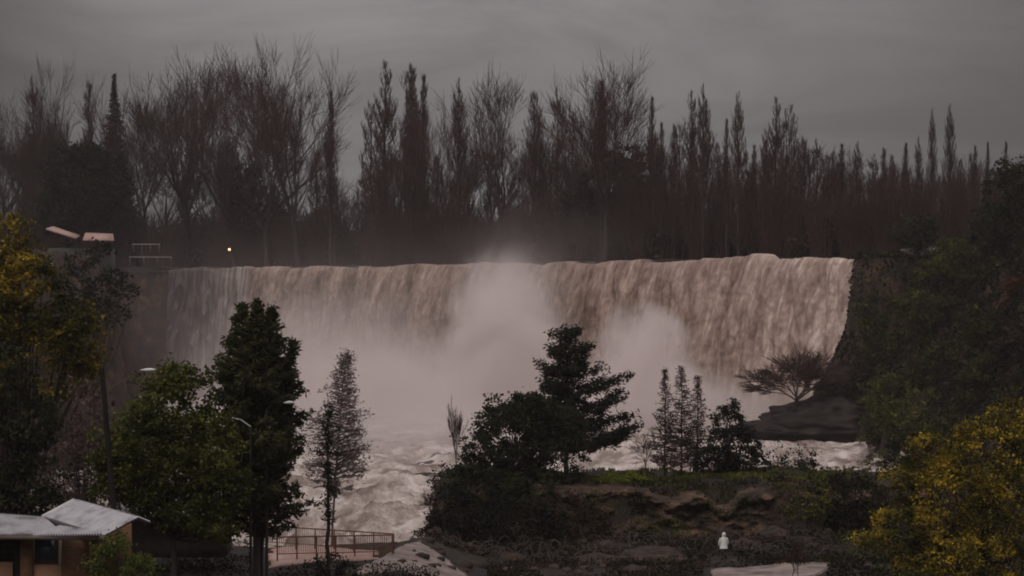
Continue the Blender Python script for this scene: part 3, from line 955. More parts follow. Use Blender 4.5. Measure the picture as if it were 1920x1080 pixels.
for k, (px, py, rx, ry, lab) in enumerate([(1455, 860, 24, 32, 'small blurry dark shrub left of its twin in front of the river reach'), (1507, 858, 26, 24, 'small blurry dark shrub right of its twin in front of the river reach')]):
    leafy('small_shrub', lab, 'shrub', (px2x(px, 150), 150), [(px, py, rx, ry, 150), (px + 6, py + 14, rx * .8, ry * .6, 150)], .2, 26, .42, 'hill_leaf', 40 + k, .04, 4, 'small shrubs on the bank before the river', 'stem', 'foliage')


def larch(px, py, d, seed, label, R):
    x = px2x(px, d); z = gz(x, d)
    H = CZ - (py - HY) * d / F - z
    return conifer('bare_larch', label, (x, d), H, lambda s: R * min(1, (1 - s) * 1.5 + .06), seed, 'brown_leaf', 100, .05, .2, .22, .24, .08, .08, 'three bare larches on the grassy bank', per=4, sub=True)


larch(1247, 692, 147, 60, 'leftmost and thinnest of the three bare larches on the bank', 1.2)
larch(1278, 688, 148, 61, 'middle and fullest of the three bare larches on the bank', 1.6)
larch(1308, 705, 149, 62, 'rightmost of the three bare larches on the bank, beside the squat dark tree', 1.25)


def bare_plant(name, label, cat, px, py, d, seed, H, wide, mat, levels=4, r=.05, kids=(5, 4, 4, 3), spread=(.5, .5, .5), up=.08, trunk=.25, bz=None, group=None, wscale=1.0, rmin=.014):
    rng = np.random.default_rng(seed)
    x = px2x(px, d); z = gz(x, d) if bz is None else bz
    segs = []
    grow(segs, np.array([0, 0, -.15]), np.array([0, 0, 1.0]), H * trunk, r, 0, rng, [wide] + list(spread), up, list(kids), levels, rmin)
    top = max(s[1][2] for s in segs); k = H / top
    q = np.array([k * wscale, k * wscale, k])
    segs = [(s[0] * q, s[1] * q, max(s[2], .008), max(s[3], .006), s[4]) for s in segs]
    root = empty(name, (x, d, z))
    a, c = segs_to_geo(segs, 1)
    a.build('trunk' if cat in ('tree', 'sapling') else 'stem', M['bark'], root)
    c.build('crown' if cat in ('tree', 'sapling') else 'twigs', M[mat], root)
    return tag(root, label, cat, group)


bare_plant('bare_sapling', 'thin upright bare sapling standing alone left of the huge evergreen bush', 'tree', 856, 738, 142, 70, CZ - (738 - HY) * 142 / F - gz(px2x(856, 142), 142), .16, 'bare', 4, .07, (6, 5, 4, 3), (.18, .2, .25), .2, .35, wscale=.62, rmin=.010)
bare_plant('twiggy_shrub', 'feathery brown shrub leaning over the water at the left end of the bank', 'shrub', 822, 870, 138, 71, 3.4, .75, 'bare_red', 4, .05, (6, 5, 4, 4), (.55, .55, .5), .02, .2)
bare_plant('twisted_shrub', 'small twisted bare shrub between the black pine and the larches', 'shrub', 1214, 805, 147, 72, 3.7, .5, 'bare', 4, .06, (5, 4, 4, 4), (.6, .6, .55), .02, .3)
bare_plant('twiggy_shrub', 'low bare bush at the feet of the three larches', 'shrub', 1250, 830, 145, 73, 2.5, .7, 'bare_red', 4, .04, (7, 5, 4, 4), (.5, .5, .5), .05, .15)
# umbrella tree on the rock
RK = at(1505, 800, 303)
umb = bare_plant('umbrella_tree', 'leafless umbrella-shaped tree on the rock below the right end of the falls', 'tree', 1492, 640, 300, 74, 11.5, .75, 'bare_red', 5, .30, (7, 5, 6, 5, 5), (.60, .52, .5, .5), .014, .42, bz=3.6, wscale=1.5, rmin=.038)


# rocks
def rock(name, label, c, r, seed, mat='rock', cat='rock', group=None, rag=.16):
    n, m = 90, 64
    th = np.linspace(0, 2 * PI, n); ph = np.linspace(0, PI, m)
    T, Pp = np.meshgrid(th, ph)
    u = np.stack([np.cos(T) * np.sin(Pp), np.sin(T) * np.sin(Pp), np.cos(Pp)], -1)
    k = .72 + .55 * fbm(u[..., 0] * 1.6 + seed, u[..., 1] * 1.6, u[..., 2] * 1.6, 4, seed) + rag * (fbm(u[..., 0] * 5 + seed, u[..., 1] * 5, u[..., 2] * 9, 4, seed + 3) - .5)
    v = u * np.asarray(r) * k[..., None]
    o = Geo().grid(v).build(name, M[mat], smooth=True)
    o.location = tuple(float(q) for q in c)
    return tag(o, label, cat, group)


rock('rock_outcrop', 'dark rock mound under the leafless umbrella tree at the river edge', at(1545, 795, 303), (10.5, 7, 4.6), 3, 'rock', rag=.34)
rock('rock_ledge', 'low wet rock ledge reaching into the mist left of the dark mound', at(1450, 806, 300), (6.5, 4, 1.6), 8, 'rock')
rock('boulder', 'large rounded brown boulder low in front of the earth bank', at(1225, 1062, 124), (2.5, 2.0, 1.35), 11, 'brown_rock', group='boulders below the earth bank')
rock('boulder', 'smaller brown boulder half hidden left of the large rounded one', at(1120, 1068, 123.5), (1.9, 1.5, .95), 12, 'brown_rock', group='boulders below the earth bank')
rock('boulder', 'pale grey-brown rock in the bank right of the person in white', at(1452, 1008, 132), (1.1, .9, .75), 13, 'brown_rock', group='boulders below the earth bank')
rock('boulder', 'small dark rock beside the pale rock right of the person in white', at(1500, 1022, 131), (1.0, .8, .6), 14, 'rock', group='boulders below the earth bank')
rock('boulder', 'small stone on the muddy ground at the end of the railings', at(790, 1044, 113), (.5, .4, .25), 15, 'rock', group='boulders below the earth bank')

# grass on the shelf
rngG = np.random.default_rng(12)
gg = Geo()
gxs = rngG.uniform(-4, 27, 26000); gys = rngG.uniform(137.5, 160, 26000)
kp = (fbm(gxs / 3, gys / 3, 0, 3, 61) > .47)
gxs, gys = gxs[kp], gys[kp]
gzs = height(gxs, gys)
gg.leaves(np.stack([gxs, gys, gzs + .1], 1), .38, rngG, -.2, .25, np.tile([0, 0, 1.0], (len(gxs), 1)))
tag(gg.build('grass', M['moss_leaf']), 'short mossy grass on top of the earth bank', 'grass', kind='stuff')

def cover(name, label, mat, n, xr_, yr_, size, cond, seed, up=.2, lift=.5, aspect=.6, axis=None, flat=False):
    r = np.random.default_rng(seed)
    x = r.uniform(*xr_, n); y = r.uniform(*yr_, n)
    k = cond(x, y) & ~((np.abs(x - .1108 * y) < .9) & (y > 121.5) & (y < 126.2))
    x, y = x[k], y[k]
    z = height(x, y) + r.uniform(-.1, 1, len(x)) * lift
    g = Geo().leaves(np.stack([x, y, z], 1), size, r, up, aspect, axis)
    return tag(g.build(name, M[mat]), label, 'ground cover', kind='stuff')


cover('hillside_undergrowth', 'dark matted undergrowth covering the right hillside', 'hill_leaf', 120000, (44, 90), (150, 340), .75,
      lambda x, y: (height(x, y) > .8) & (fbm(x / 5, y / 5, 0, 3, 71) > .33), 71, .2, 1.0)
cover('hillside_grass', 'yellowish hanging grass in patches on the right hillside', 'moss_leaf', 60000, (46, 90), (150, 340), .8,
      lambda x, y: (height(x, y) > 1.5) & (fbm(x / 8, y / 8, 0, 3, 72) > .57), 72, .0, .9, .25)
cover('bank_litter', 'dead leaves and dry stalks over the brown earth bank', 'brown_leaf', 60000, (-7, 34), (104, 141), .26,
      lambda x, y: (fbm(x / 2.5, y / 2.5, 0, 3, 73) > .5) & ~((y > 113.5) & (y < 120.5) & (x > .100 * y) & (x < .165 * y)) & ~((x < -1.5) & (y < 122)), 73, .3, .3, .4)
cover('bank_weeds', 'dark low weeds scattered over the brown earth bank', 'hill_leaf', 50000, (-7, 34), (104, 141), .24,
      lambda x, y: (fbm(x / 3.2, y / 3.2, 0, 3, 74) > .56) & ~((y > 113.5) & (y < 120.5) & (x > .100 * y) & (x < .165 * y)) & ~((x < -1.5) & (y < 122)), 74, .2, .5, .5)
cover('right_bank_weeds', 'dark weeds over the low ground behind the yellow-leaved tree', 'bush_leaf', 70000, (22, 62), (90, 205), .34,
      lambda x, y: (height(x, y) > .6) & (fbm(x / 4, y / 4, 0, 3, 78) > .40) & ((y < 148) | (x > .205 * y)), 78, .2, .7, .5)
cover('left_bank_weeds', 'dark weeds growing on the near left bank', 'hill_leaf', 50000, (-34, -4), (82, 122), .2,
      lambda x, y: (fbm(x / 2.2, y / 2.2, 0, 3, 75) > .47) & ~((y > 106) & (x > -15)), 75, .3, .45, .4)
# brambles: thin arching canes hanging on the bank
rb_ = np.random.default_rng(76)
bg_ = Geo()
for i in range(260):
    x = rb_.uniform(-4, 30); y = rb_.uniform(122, 134.5); z = gz(x, y)
    L = rb_.uniform(.8, 2.4); az = rb_.uniform(0, 2 * PI); hh = rb_.uniform(.4, 1.3)
    t = np.linspace(0, 1, 7)
    P = np.stack([x + math.cos(az) * L * t, y + math.sin(az) * L * .5 * t, z + hh * 4 * t * (1 - t) * .8 + .05], 1)
    bg_.tubes(P[:-1], P[1:], .022, .02, 3)
tag(bg_.build('brambles', M['twig_grey']), 'thin arching bare canes tangled over the earth bank', 'brambles', kind='stuff')
# loose stones
rs_ = np.random.default_rng(77)
st_ = Geo()
th = np.linspace(0, 2 * PI, 9); ph = np.linspace(0, PI, 6); T, Pq = np.meshgrid(th, ph)
U = np.stack([np.cos(T) * np.sin(Pq), np.sin(T) * np.sin(Pq), np.cos(Pq)], -1)
for i in range(420):
    x = rs_.uniform(-8, 30); y = rs_.uniform(106, 138)
    if 113 < y < 121 and .095 * y < x < .168 * y: continue
    r_ = rs_.uniform(.08, .38) * (1 if rs_.uniform() < .85 else 1.8)
    k = .7 + .6 * vnoise(U[..., 0] * 1.7 + i, U[..., 1] * 1.7, U[..., 2] * 1.7, i)
    st_.grid(U * (k * r_)[..., None] * np.array([1.2, 1, .7]) + np.array([x, y, gz(x, y)]))
tag(st_.build('stones', M['brown_rock'], smooth=True), 'loose brown stones strewn over the low ground and bank', 'stones', kind='stuff')

# earth bank: the broken face below the grass
xs_ = np.arange(-5.2, 30, .09); tt = np.linspace(0, 1, 70)
XX, TT = np.meshgrid(xs_, tt)
edgeY = 137.6 + (fbm(XX / 4, 3.0, 0, 3, 91) - .5) * 4.5
ztop = height(XX, edgeY + 1.4) + .06
ZZ = 4.3 + (ztop - 4.3) * TT
prof_ = -2.6 * (1 - TT) ** 1.6 + .5 * np.sin(np.clip((TT - .72) / .28, 0, 1) * PI) * -1.0
crag = (fbm(XX / 1.7, ZZ / 1.1, 0, 6, 92) - .5) * 2.2 + (1 - np.abs(fbm(XX / 1.1, ZZ / .7, 0, 5, 93) * 2 - 1) - .7) * 1.1 + (np.floor(fbm(XX / .8, ZZ / .35, 0, 4, 94) * 7) / 7 - .5) * .9
YY = edgeY + prof_ - crag * np.clip(TT * 4, .2, 1) * np.clip((1 - TT) * 6, 0, 1)
YY = np.where(TT > .985, edgeY + 1.6, YY)
mb, nt, b, out = new_mat('earth_cliff')
tcb = nt.nodes.new('ShaderNodeTexCoord').outputs['Object']
e1 = noise(nt, .55, 8, .68, mapping(nt, tcb, (1, 1, 2.2)), .4)
er = ramp(nt, [(.34, (.012, .007, .004)), (.46, (.036, .020, .011)), (.56, (.090, .049, .028)), (.66, (.16, .098, .062)), (.74, (.05, .036, .016))])
nt.links.new(e1.outputs[0], er.inputs[0]); nt.links.new(er.outputs[0], b.inputs['Base Color'])
b.inputs['Roughness'].default_value = .85
e2_ = noise(nt, 3.5, 8, .7, tcb)
bp = nt.nodes.new('ShaderNodeBump'); bp.inputs['Strength'].default_value = .9; bp.inputs['Distance'].default_value = .25
nt.links.new(e2_.outputs[0], bp.inputs['Height']); nt.links.new(bp.outputs[0], b.inputs['Normal'])
tag(Geo().grid(np.stack([XX, YY, ZZ], -1)).build('earth_bank', mb, smooth=False), kind='structure')
rk = np.random.default_rng(95)
ii, jj = rk.integers(3, 69, 9000), rk.integers(0, XX.shape[1], 9000)
pp = np.stack([XX[ii, jj], YY[ii, jj] - .08, ZZ[ii, jj]], 1)
pp = pp[fbm(pp[:, 0] / 1.5, pp[:, 2] / 1.2, 0, 3, 96) > .53]
tag(Geo().leaves(pp, .26, rk, .1, .4, np.tile([0, -.5, -.8], (len(pp), 1))).build('bank_creepers', M['bush_leaf']), 'creepers and hanging weeds on the face of the earth bank', 'creepers', kind='stuff')
rt = Geo()
for q in range(130):
    j0 = rk.integers(0, XX.shape[1] - 30); i0 = rk.integers(25, 68)
    ix = np.clip(i0 - np.arange(9) * rk.integers(2, 5), 1, 69); jx = np.clip(j0 + np.cumsum(rk.integers(-2, 5, 9)), 0, XX.shape[1] - 1)
    P = np.stack([XX[ix, jx], YY[ix, jx] - .1 - rk.uniform(0, .12), ZZ[ix, jx]], 1)
    rt.tubes(P[:-1], P[1:], .025, .02, 4)
tag(rt.build('roots', M['bark']), 'thin dark roots hanging down the face of the earth bank', 'roots', kind='stuff')

# --- right hillside
HILL = [  # px, py, rx, ry, d, material, label
    (1715, 432, 40, 30, 318, 'dark_leaf', 'round dark shrub on the rim left of the big right-edge evergreen'),
    (1800, 480, 60, 36, 300, 'moss_leaf', 'mossy-green bush on the rim right of the pale wall'),
    (1650, 505, 40, 32, 316, 'bush_leaf', 'dark bush hanging over the rim beside the end of the falls'),
    (1740, 520, 55, 40, 308, 'moss_leaf', 'mossy bush just under the pale wall on the hillside'),
    (1850, 520, 60, 50, 285, 'bush_leaf', 'dark bush below the big right-edge evergreen'),
    (1905, 560, 36, 40, 275, 'rust_leaf', 'rust-red bush at the right edge of the hillside'),
    (1700, 580, 40, 46, 306, 'moss_leaf', 'yellow-green hanging bush in the middle of the hillside'),
    (1770, 600, 55, 55, 292, 'bush_leaf', 'dark bush in the very middle of the hillside'),
    (1640, 590, 34, 48, 313, 'bush_leaf', 'narrow dark bush on the buttress beside the falls'),
    (1860, 630, 60, 55, 270, 'bush_leaf', 'large dark bush right of the hillside middle'),
    (1680, 660, 46, 44, 300, 'bush_leaf', 'dark bush halfway down left of the hillside middle'),
    (1760, 690, 55, 46, 284, 'bush_leaf', 'dark bush above the mossy lower bushes'),
    (1625, 700, 40, 40, 306, 'brown_leaf', 'brown bush low on the buttress near the umbrella tree'),
    (1670, 745, 50, 40, 294, 'moss_leaf', 'olive bush low on the hillside above the river reach'),
    (1740, 770, 55, 45, 276, 'moss_leaf', 'olive bush lowest of the hillside left of the yellow-leaved tree'),
    (1850, 720, 60, 50, 258, 'bush_leaf', 'dark bush just above the yellow-leaved tree'),
    (1910, 660, 45, 60, 255, 'brown_leaf', 'brown bush at the right edge above the yellow-leaved tree'),
    (1600, 770, 36, 26, 300, 'brown_leaf', 'brown bush at the right foot of the dark rock mound'),
    (1655, 800, 40, 24, 288, 'bush_leaf', 'dark low bush touching the river at the hillside foot'),
    (1690, 790, 46, 38, 280, 'moss_leaf', 'olive bush spilling to the river at the hillside foot'),
    (1715, 725, 45, 45, 282, 'bush_leaf', 'dark bush between the two olive bushes low on the hillside'),
    (1745, 820, 45, 36, 262, 'bush_leaf', 'dark bush at the hillside foot just left of the yellow leaves'),
    (1800, 800, 50, 40, 262, 'bush_leaf', 'dark bush behind the top of the yellow-leaved tree'),
]
for k, (px, py, rx, ry, d, mt, lab) in enumerate(HILL):
    if d < 316 and py > 490: d = hit(px, py) - .5
    rg = np.random.default_rng(500 + k)
    bl = [(px, py, rx, ry, d)] + [(px + rg.uniform(-.8, .8) * rx, py + rg.uniform(-.6, .8) * ry, rx * rg.uniform(.45, .7), ry * rg.uniform(.45, .7), d + rg.uniform(-1, 2)) for _ in range(3)]
    leafy('hillside_bush', lab, 'bush', (px2x(px, d) + 1, d + 2), bl, .5, 13, .9, mt, 600 + k, .12, 9, 'bushes covering the right hillside', 'stem', 'foliage')
leafy('evergreen_tree', 'big dark evergreen tree at the right edge on the rim of the hillside', 'tree', (px2x(1895, 285), 288),
      [(1890, 380, 55, 62, 285), (1930, 350, 50, 50, 285), (1860, 430, 50, 48, 284), (1905, 450, 60, 40, 284), (1885, 325, 30, 26, 285)], .5, 16, .9, 'dark_leaf', 33, .4, 8)
wq = Geo()
xa, xb = px2x(1690, 322), px2x(1768, 316)
wq.box(((xa + xb) / 2, 319, 30.1), (math.hypot(xb - xa, 6), .35, .62), math.atan2(-6, xb - xa))
tag(wq.build('low_wall', M['pale_concrete']), 'low pale wall on the rim right of the end of the falls', 'wall')

# --- yellow-leaved tree
leafy('autumn_tree', 'yellow-leaved autumn tree filling the bottom right corner', 'tree', (px2x(1850, 95), 95),
      [(1850, 850, 95, 75, 95), (1900, 790, 60, 50, 96), (1740, 845, 58, 38, 95), (1780, 930, 105, 80, 95), (1900, 960, 100, 110, 94), (1690, 985, 70, 40, 94), (1640, 1015, 40, 22, 94), (1700, 900, 46, 36, 95), (1800, 1040, 120, 50, 94)],
      .165, 95, .42, 'yellow_leaf', 35, .2, 16, fill=.35)
leafy('garden_shrub', 'fresh green rounded shrub in front of the timber house', 'shrub', (px2x(225, 80), 80),
      [(225, 1058, 52, 44, 80), (210, 1022, 30, 26, 80), (262, 1072, 36, 36, 80), (180, 1072, 24, 26, 80)], .13, 130, .3, 'green_leaf', 36, .05, 7, None, 'stem', 'foliage')
leafy('low_shrub', 'dark low shrub at the foot of the slim young pine', 'shrub', (px2x(622, 101), 101),
      [(620, 1058, 34, 22, 101), (590, 1066, 26, 14, 101), (655, 1068, 26, 14, 101)], .15, 70, .3, 'hill_leaf', 37, .03, 6, None, 'stem', 'foliage')
for k, px in enumerate((1478, 1498)):
    bare_plant('thin_sapling', ['left', 'right'][k] + ' one of two thin bare saplings in front of the pale path', 'sapling', px, 1000, 112, 90 + k, 3.0, .3, 'bare', 4, .025, (4, 3, 3, 3), (.35, .4), .1, .45, group='two thin saplings by the pale path')

# --- far left: plateau evergreen, distant pine, pointed tree
leafy('evergreen_clump', 'dark rounded evergreen mass on the plateau above the pink-roofed building', 'tree', (px2x(150, 430), 430),
      [(120, 320, 40, 50, 428), (165, 310, 50, 48, 430), (200, 340, 45, 55, 431), (150, 375, 75, 55, 428), (110, 400, 45, 40, 428)], .75, 10, 1.3, 'hill_leaf', 38, .5, 8)
leafy('evergreen_clump', 'dark rounded evergreen mass right of the bare forked tree above the left falls', 'tree', (px2x(450, 470), 470),
      [(455, 350, 45, 50, 470), (480, 400, 60, 50, 470)], .75, 7, 1.3, 'brown_leaf', 39, .5, 8)
leafy('evergreen_clump', 'dark dense evergreen mass under the big oval bare crown', 'tree', (px2x(1160, 412), 412),
      [(1150, 350, 70, 50, 412), (1100, 400, 70, 45, 412), (1200, 390, 70, 50, 410), (1170, 310, 40, 35, 412)], .75, 10, 1.3, 'brown_leaf', 391, .5, 8)
conifer('pointed_tree', 'pointed olive-brown leafy tree left of the broad bare crowns', (px2x(214, 470), 470), CZ - (133 - HY) * 470 / F - 30,
        lambda s: 9.5 * (1 - s) ** 1.15, 41, 'brown_leaf', 420, .0, .7, .62, .5, .35, .12, per=5, puff=.18)
leafy('distant_pine', 'hazy ragged tree in front of the pink-roofed building on the left', 'tree', (px2x(175, 252), 252),
      [(187, 468, 24, 26, 250), (150, 492, 34, 20, 250), (215, 520, 26, 18, 250), (232, 545, 26, 16, 249), (185, 540, 36, 30, 250), (150, 575, 44, 34, 250), (205, 590, 40, 26, 250), (130, 530, 26, 22, 250)], .5, 7, .8, 'hill_leaf', 42, .22, 5)

# --- far left building
bld = empty('distant_building', tuple(at(150, 470, 330)))
o0 = np.array(bld.location)
w_ = Geo().box((0, 1.5, -2.2), (10.6, 5, 5.2)); w_.build('wall', M['greygreen'], bld)
ra = Geo().slab([at(86, 428, 330) - o0, at(142, 446, 326) - o0, at(150, 441, 332) - o0, at(100, 424, 334) - o0], .25)
ra.build('roof', M['pink_roof'], bld)
rb = Geo().slab([at(155, 449, 326) - o0, at(214, 450, 327) - o0, at(212, 438, 332) - o0, at(160, 436, 332) - o0], .25)
rb.build('roof', M['pink_roof'], bld)
tag(bld, 'grey-green building with sloping pink roofs on the left plateau', 'building')
for k, (pa, pb, py) in enumerate([(248, 300, 458), (242, 322, 482)]):
    rl = empty('white_barrier', tuple(at((pa + pb) / 2, py, 425)))
    L = (pb - pa) * 425 / F
    Geo().box((0, 0, 0), (L, .12, .18)).build('rail', M['pale_concrete'], rl)
    for q in range(4):
        Geo().box((-L / 2 + .2 + q * (L - .4) / 3, 0, -.95), (.16, .12, 1.68)).build('post', M['fascia'], rl)
    tag(rl, ['short upper white barrier', 'long lower white barrier'][k] + ' on the bank left of the falls', 'barrier', 'white barriers left of the falls')
# lit lamp
lp = empty('lit_lamp', tuple(at(430, 500, 440)))
Geo().tubes([(0, 0, -3)], [(0, 0, 3.7)], .07, .05, 6).build('pole', M['pole'], lp)
me, nt, b, out = new_mat('lamp_glow')
b.inputs['Emission Color'].default_value = (1, .52, .22, 1); b.inputs['Emission Strength'].default_value = 2.2
th = np.linspace(0, 2 * PI, 12); ph = np.linspace(0, PI, 8); T, Pq = np.meshgrid(th, ph)
Geo().grid(np.stack([.3 * np.cos(T) * np.sin(Pq), .3 * np.sin(T) * np.sin(Pq), 3.95 + .3 * np.cos(Pq)], -1)).build('globe', me, lp, smooth=True)
tag(lp, 'small glowing orange lamp among the trees above the left falls', 'lamp')

# --- house
hs = empty('timber_house', (-20.5, 84, 9.0))
ho = np.array(hs.location)
R_ = lambda px, py, d: at(px, py, d) - ho
def corrug(quad, mat, name, parent, n=40, amp=.045):
    """Corrugated sheet roof: ridges run from the eave (edge 0-1) up to the ridge (edge 3-2)."""
    q = np.asarray(quad, float)
    t = np.linspace(0, 1, n * 4 + 1)[None, :, None]; s = np.linspace(0, 1, 6)[:, None, None]
    e = q[0] * (1 - t) + q[1] * t; r = q[3] * (1 - t) + q[2] * t
    nn = np.cross(q[1] - q[0], q[3] - q[0]); nn /= np.linalg.norm(nn)
    if nn[2] < 0: nn = -nn
    V = e * (1 - s) + r * s + nn * (amp * np.sin(t * n * 2 * PI))
    V2 = V - nn * .05
    g = Geo().grid(V); g.grid(V2)
    return g.build(name, mat, parent)
E0, E1 = R_(82, 968, 87.2), R_(196, 1003, 81.6)
up_ = np.array([1.25, .9, .66])
mainroof = corrug([E0, E1, E1 + up_, E0 + up_], M['zinc'], 'roof', hs, 34)
ed = (E1 - E0) / np.linalg.norm(E1 - E0)
far_ = np.array([.5, .36, -.26])
corrug([E0 + up_ + far_, E1 + up_ + far_, E1 + up_ + np.array([.02, .01, .0]), E0 + up_ + np.array([.02, .01, 0])], M['zinc'], 'roof', hs, 34)
fb = Geo(); fb.slab([E0 + [0, 0, -.06], E1 + [0, 0, -.06], E1 + [.05, .04, -.34], E0 + [.05, .04, -.34]], .04)
fb.build('fascia', M['fascia'], hs)
gb = Geo(); gb.slab([E0 + [-.1, .08, .05], E0 + up_ + [-.1, .08, .07], E0 + up_ + [-.04, .03, -.16], E0 + [-.04, .03, -.18]], .05)
gb.build('barge_board', M['white_paint'], hs)
pr = corrug([R_(-60, 1003, 82.6), R_(120, 1000, 82.6), R_(84, 970, 86.4), R_(-60, 958, 86.6)], M['zinc'], 'porch_roof', hs, 44)
pr2 = corrug([R_(60, 1004, 82.3), R_(192, 1001, 81.9), R_(160, 993, 83.2), R_(112, 986, 83.9)], M['zinc'], 'porch_roof', hs, 26)
fb2 = Geo(); fb2.box(((R_(-60, 1003, 82.5) + R_(192, 1002, 82.1)) / 2 + [0, 0, -.14]), (6.0, .05, .16), -.06)
fb2.build('fascia', M['fascia'], hs)
yw = 84.2 - ho[1]
zt = 11.5 - 9.0
X_ = lambda px: (px - 960) * 84.2 / F - ho[0]
def wallbox(a, b_, z0, z1, mat, name, y=yw, th=.14):
    return Geo().box(((X_(a) + X_(b_)) / 2, y, (z0 + z1) / 2), (X_(b_) - X_(a), th, z1 - z0)).build(name, mat, hs)
wallbox(-60, 24, -.6, zt - 1.1, M['clay'], 'wall')
wallbox(-60, 24, zt - 1.1, zt, M['shade_panel'], 'opening', yw + .12)
wallbox(40, 63, -.6, zt, M['timber'], 'pillar', yw - .1, .3)
wallbox(24, 40, -.6, zt, M['shade_panel'], 'doorway', yw + .12)
wallbox(63, 116, -.6, zt - 1.22, M['clay'], 'wall')
wn = wallbox(64, 110, zt - 1.2, zt, M['timber'], 'window', yw + .04, .1)
Geo().box(((X_(66) + X_(106)) / 2, yw - .03, zt - .6), (X_(105) - X_(67), .03, 1.02)).build('pane', M['glass'], wn)
wallbox(110.5, 116, zt - 1.22, zt, M['white_paint'], 'post', yw - .04, .1)
wallbox(116.5, 172, -.6, zt, M['timber'], 'wall', yw)
Geo().box((X_(172) + .07, yw + 2.6, (zt - .6) / 2), (.14, 5.0, zt + .6)).build('wall', M['timber'], hs)
wallbox(169, 173.5, -.6, zt - .02, M['clay'], 'corner_post', yw - .12, .1)
Geo().box((-1.6, yw + 5.2, (zt - .6) / 2), (8.6, .14, zt + .6)).build('wall', M['timber'], hs)
tag(hs, 'timber house with grey zinc roofs in the bottom left corner', 'house')

hb = empty('zinc_roofed_shed', tuple(at(320, 1000, 106)))
ho = np.array(hb.location)
corrug([at(206, 970, 104) - ho, at(425, 966, 104) - ho, at(415, 925, 107) - ho, at(222, 930, 107) - ho], M['zinc'], 'roof', hb, 50)
Geo().box((0, 1.2, -.2), (6.0, 3.0, 2.2)).build('wall', M['fascia'], hb)
tag(hb, 'low building with pale zinc roof glimpsed behind the trunks of the olive-green tree', 'building')

# --- poles and lamps
up0 = empty('utility_pole', (px2x(222, 90), 90, gz(px2x(222, 90), 90)))
oo = np.array(up0.location)
p_top, p_bot = at(191, 690, 90) - oo, np.array([0.1, 0, -.3])
Geo().path([p_bot, (p_bot + p_top) / 2 + [-.03, 0, 0], p_top], [.17, .145, .115], 10).build('pole', M['pole'], up0)
arm = [at(197, 735, 90) - oo, at(225, 716, 90) - oo, at(262, 697, 90) - oo]
Geo().path(arm, [.018, .018, .016], 6).build('arm', M['fascia'], up0)
def lamp_head(parent, c, direction, L=.62):
    d_ = np.array([direction, 0, .05])
    n = 9
    pts = [np.asarray(c) + d_ * L * (i / (n - 1)) for i in range(n)]
    rr = [.035, .06, .1, .13, .14, .135, .12, .08, .02]
    g = Geo().path(pts, rr, 10)
    v = g.v[0]; v[:, 2] = np.asarray(c)[2] + (v[:, 2] - np.asarray(c)[2]) * .6
    return g.build('lamp_head', M['lampgrey'], parent, smooth=True)
lamp_head(up0, at(263, 694, 90) - oo, 1, .75)
Geo().box(at(212, 756, 89.8) - oo, (.14, .14, .26)).build('bracket', M['pole'], up0)
tag(up0, 'dark leaning wooden pole carrying a pale lamp beside the olive-green tree', 'utility pole')


def street_lamp(px, py_top, d, head_px, head_py, label):
    x = px2x(px, d); z = gz(x, d)
    r = empty('street_lamp', (x, d, z)); o = np.array(r.location)
    top = at(px, py_top, d) - o
    Geo().path([[0, 0, -.2], top * .5, top], [.085, .07, .055], 8).build('pole', M['dark_steel'], r)
    hd = at(head_px, head_py, d) - o
    s = 1 if head_px > px else -1
    Geo().path([top, top * .6 + hd * .4 + [0, 0, .16], top * .25 + hd * .75 + [0, 0, .1], hd], [.04, .035, .03, .025], 8).build('arm', M['galv'] if s < 0 else M['pole'], r)
    lamp_head(r, hd, s, .55)
    return tag(r, label, 'street lamp', 'street lamps among the conifers')


street_lamp(470, 800, 97.5, 425, 783, 'street lamp with its pale curved arm reaching left in front of the tallest conifer')
street_lamp(500, 768, 98.5, 532, 755, 'street lamp with its pale head pointing right under the tallest conifer')

# --- railings
def railing(pa, pb, d_a, d_b, pya, pyb, label, n, hgt=1.1):
    A, B = at(pa, pya, d_a), at(pb, pyb, d_b)
    c = (A + B) / 2
    r = empty('railing', (c[0], c[1], c[2] - hgt))
    o = np.array(r.location)
    A, B = A - o, B - o
    Geo().tubes([A], [B], .04, .04, 8).build('top_rail', M['rail'], r)
    dn = np.array([0, 0, -hgt + .14])
    Geo().tubes([A + dn], [B + dn], .028, .028, 6).build('bottom_rail', M['rail'], r)
    for i in range(n + 1):
        p = A + (B - A) * i / n
        Geo().tubes([p + [0, 0, .0]], [p + [0, 0, -hgt - .25]], .045, .045, 8).build('post', M['rail'], r)
    bars = Geo()
    k = n * 9
    for i in range(k):
        if i % 9:
            p = A + (B - A) * i / k
            bars.tubes([p], [p + dn], .012, .012, 5)
    bars.build('balusters', M['rail'], r)
    return tag(r, label, 'railing', 'railings round the viewing terrace')


railing(484, 738, 115.5, 112, 985, 1001, 'far rusty railing of the terrace, its top line highest at the left', 7)
railing(520, 736, 108.8, 111.6, 1007, 1003, 'near rusty railing of the terrace, meeting the far one at its right end', 6)

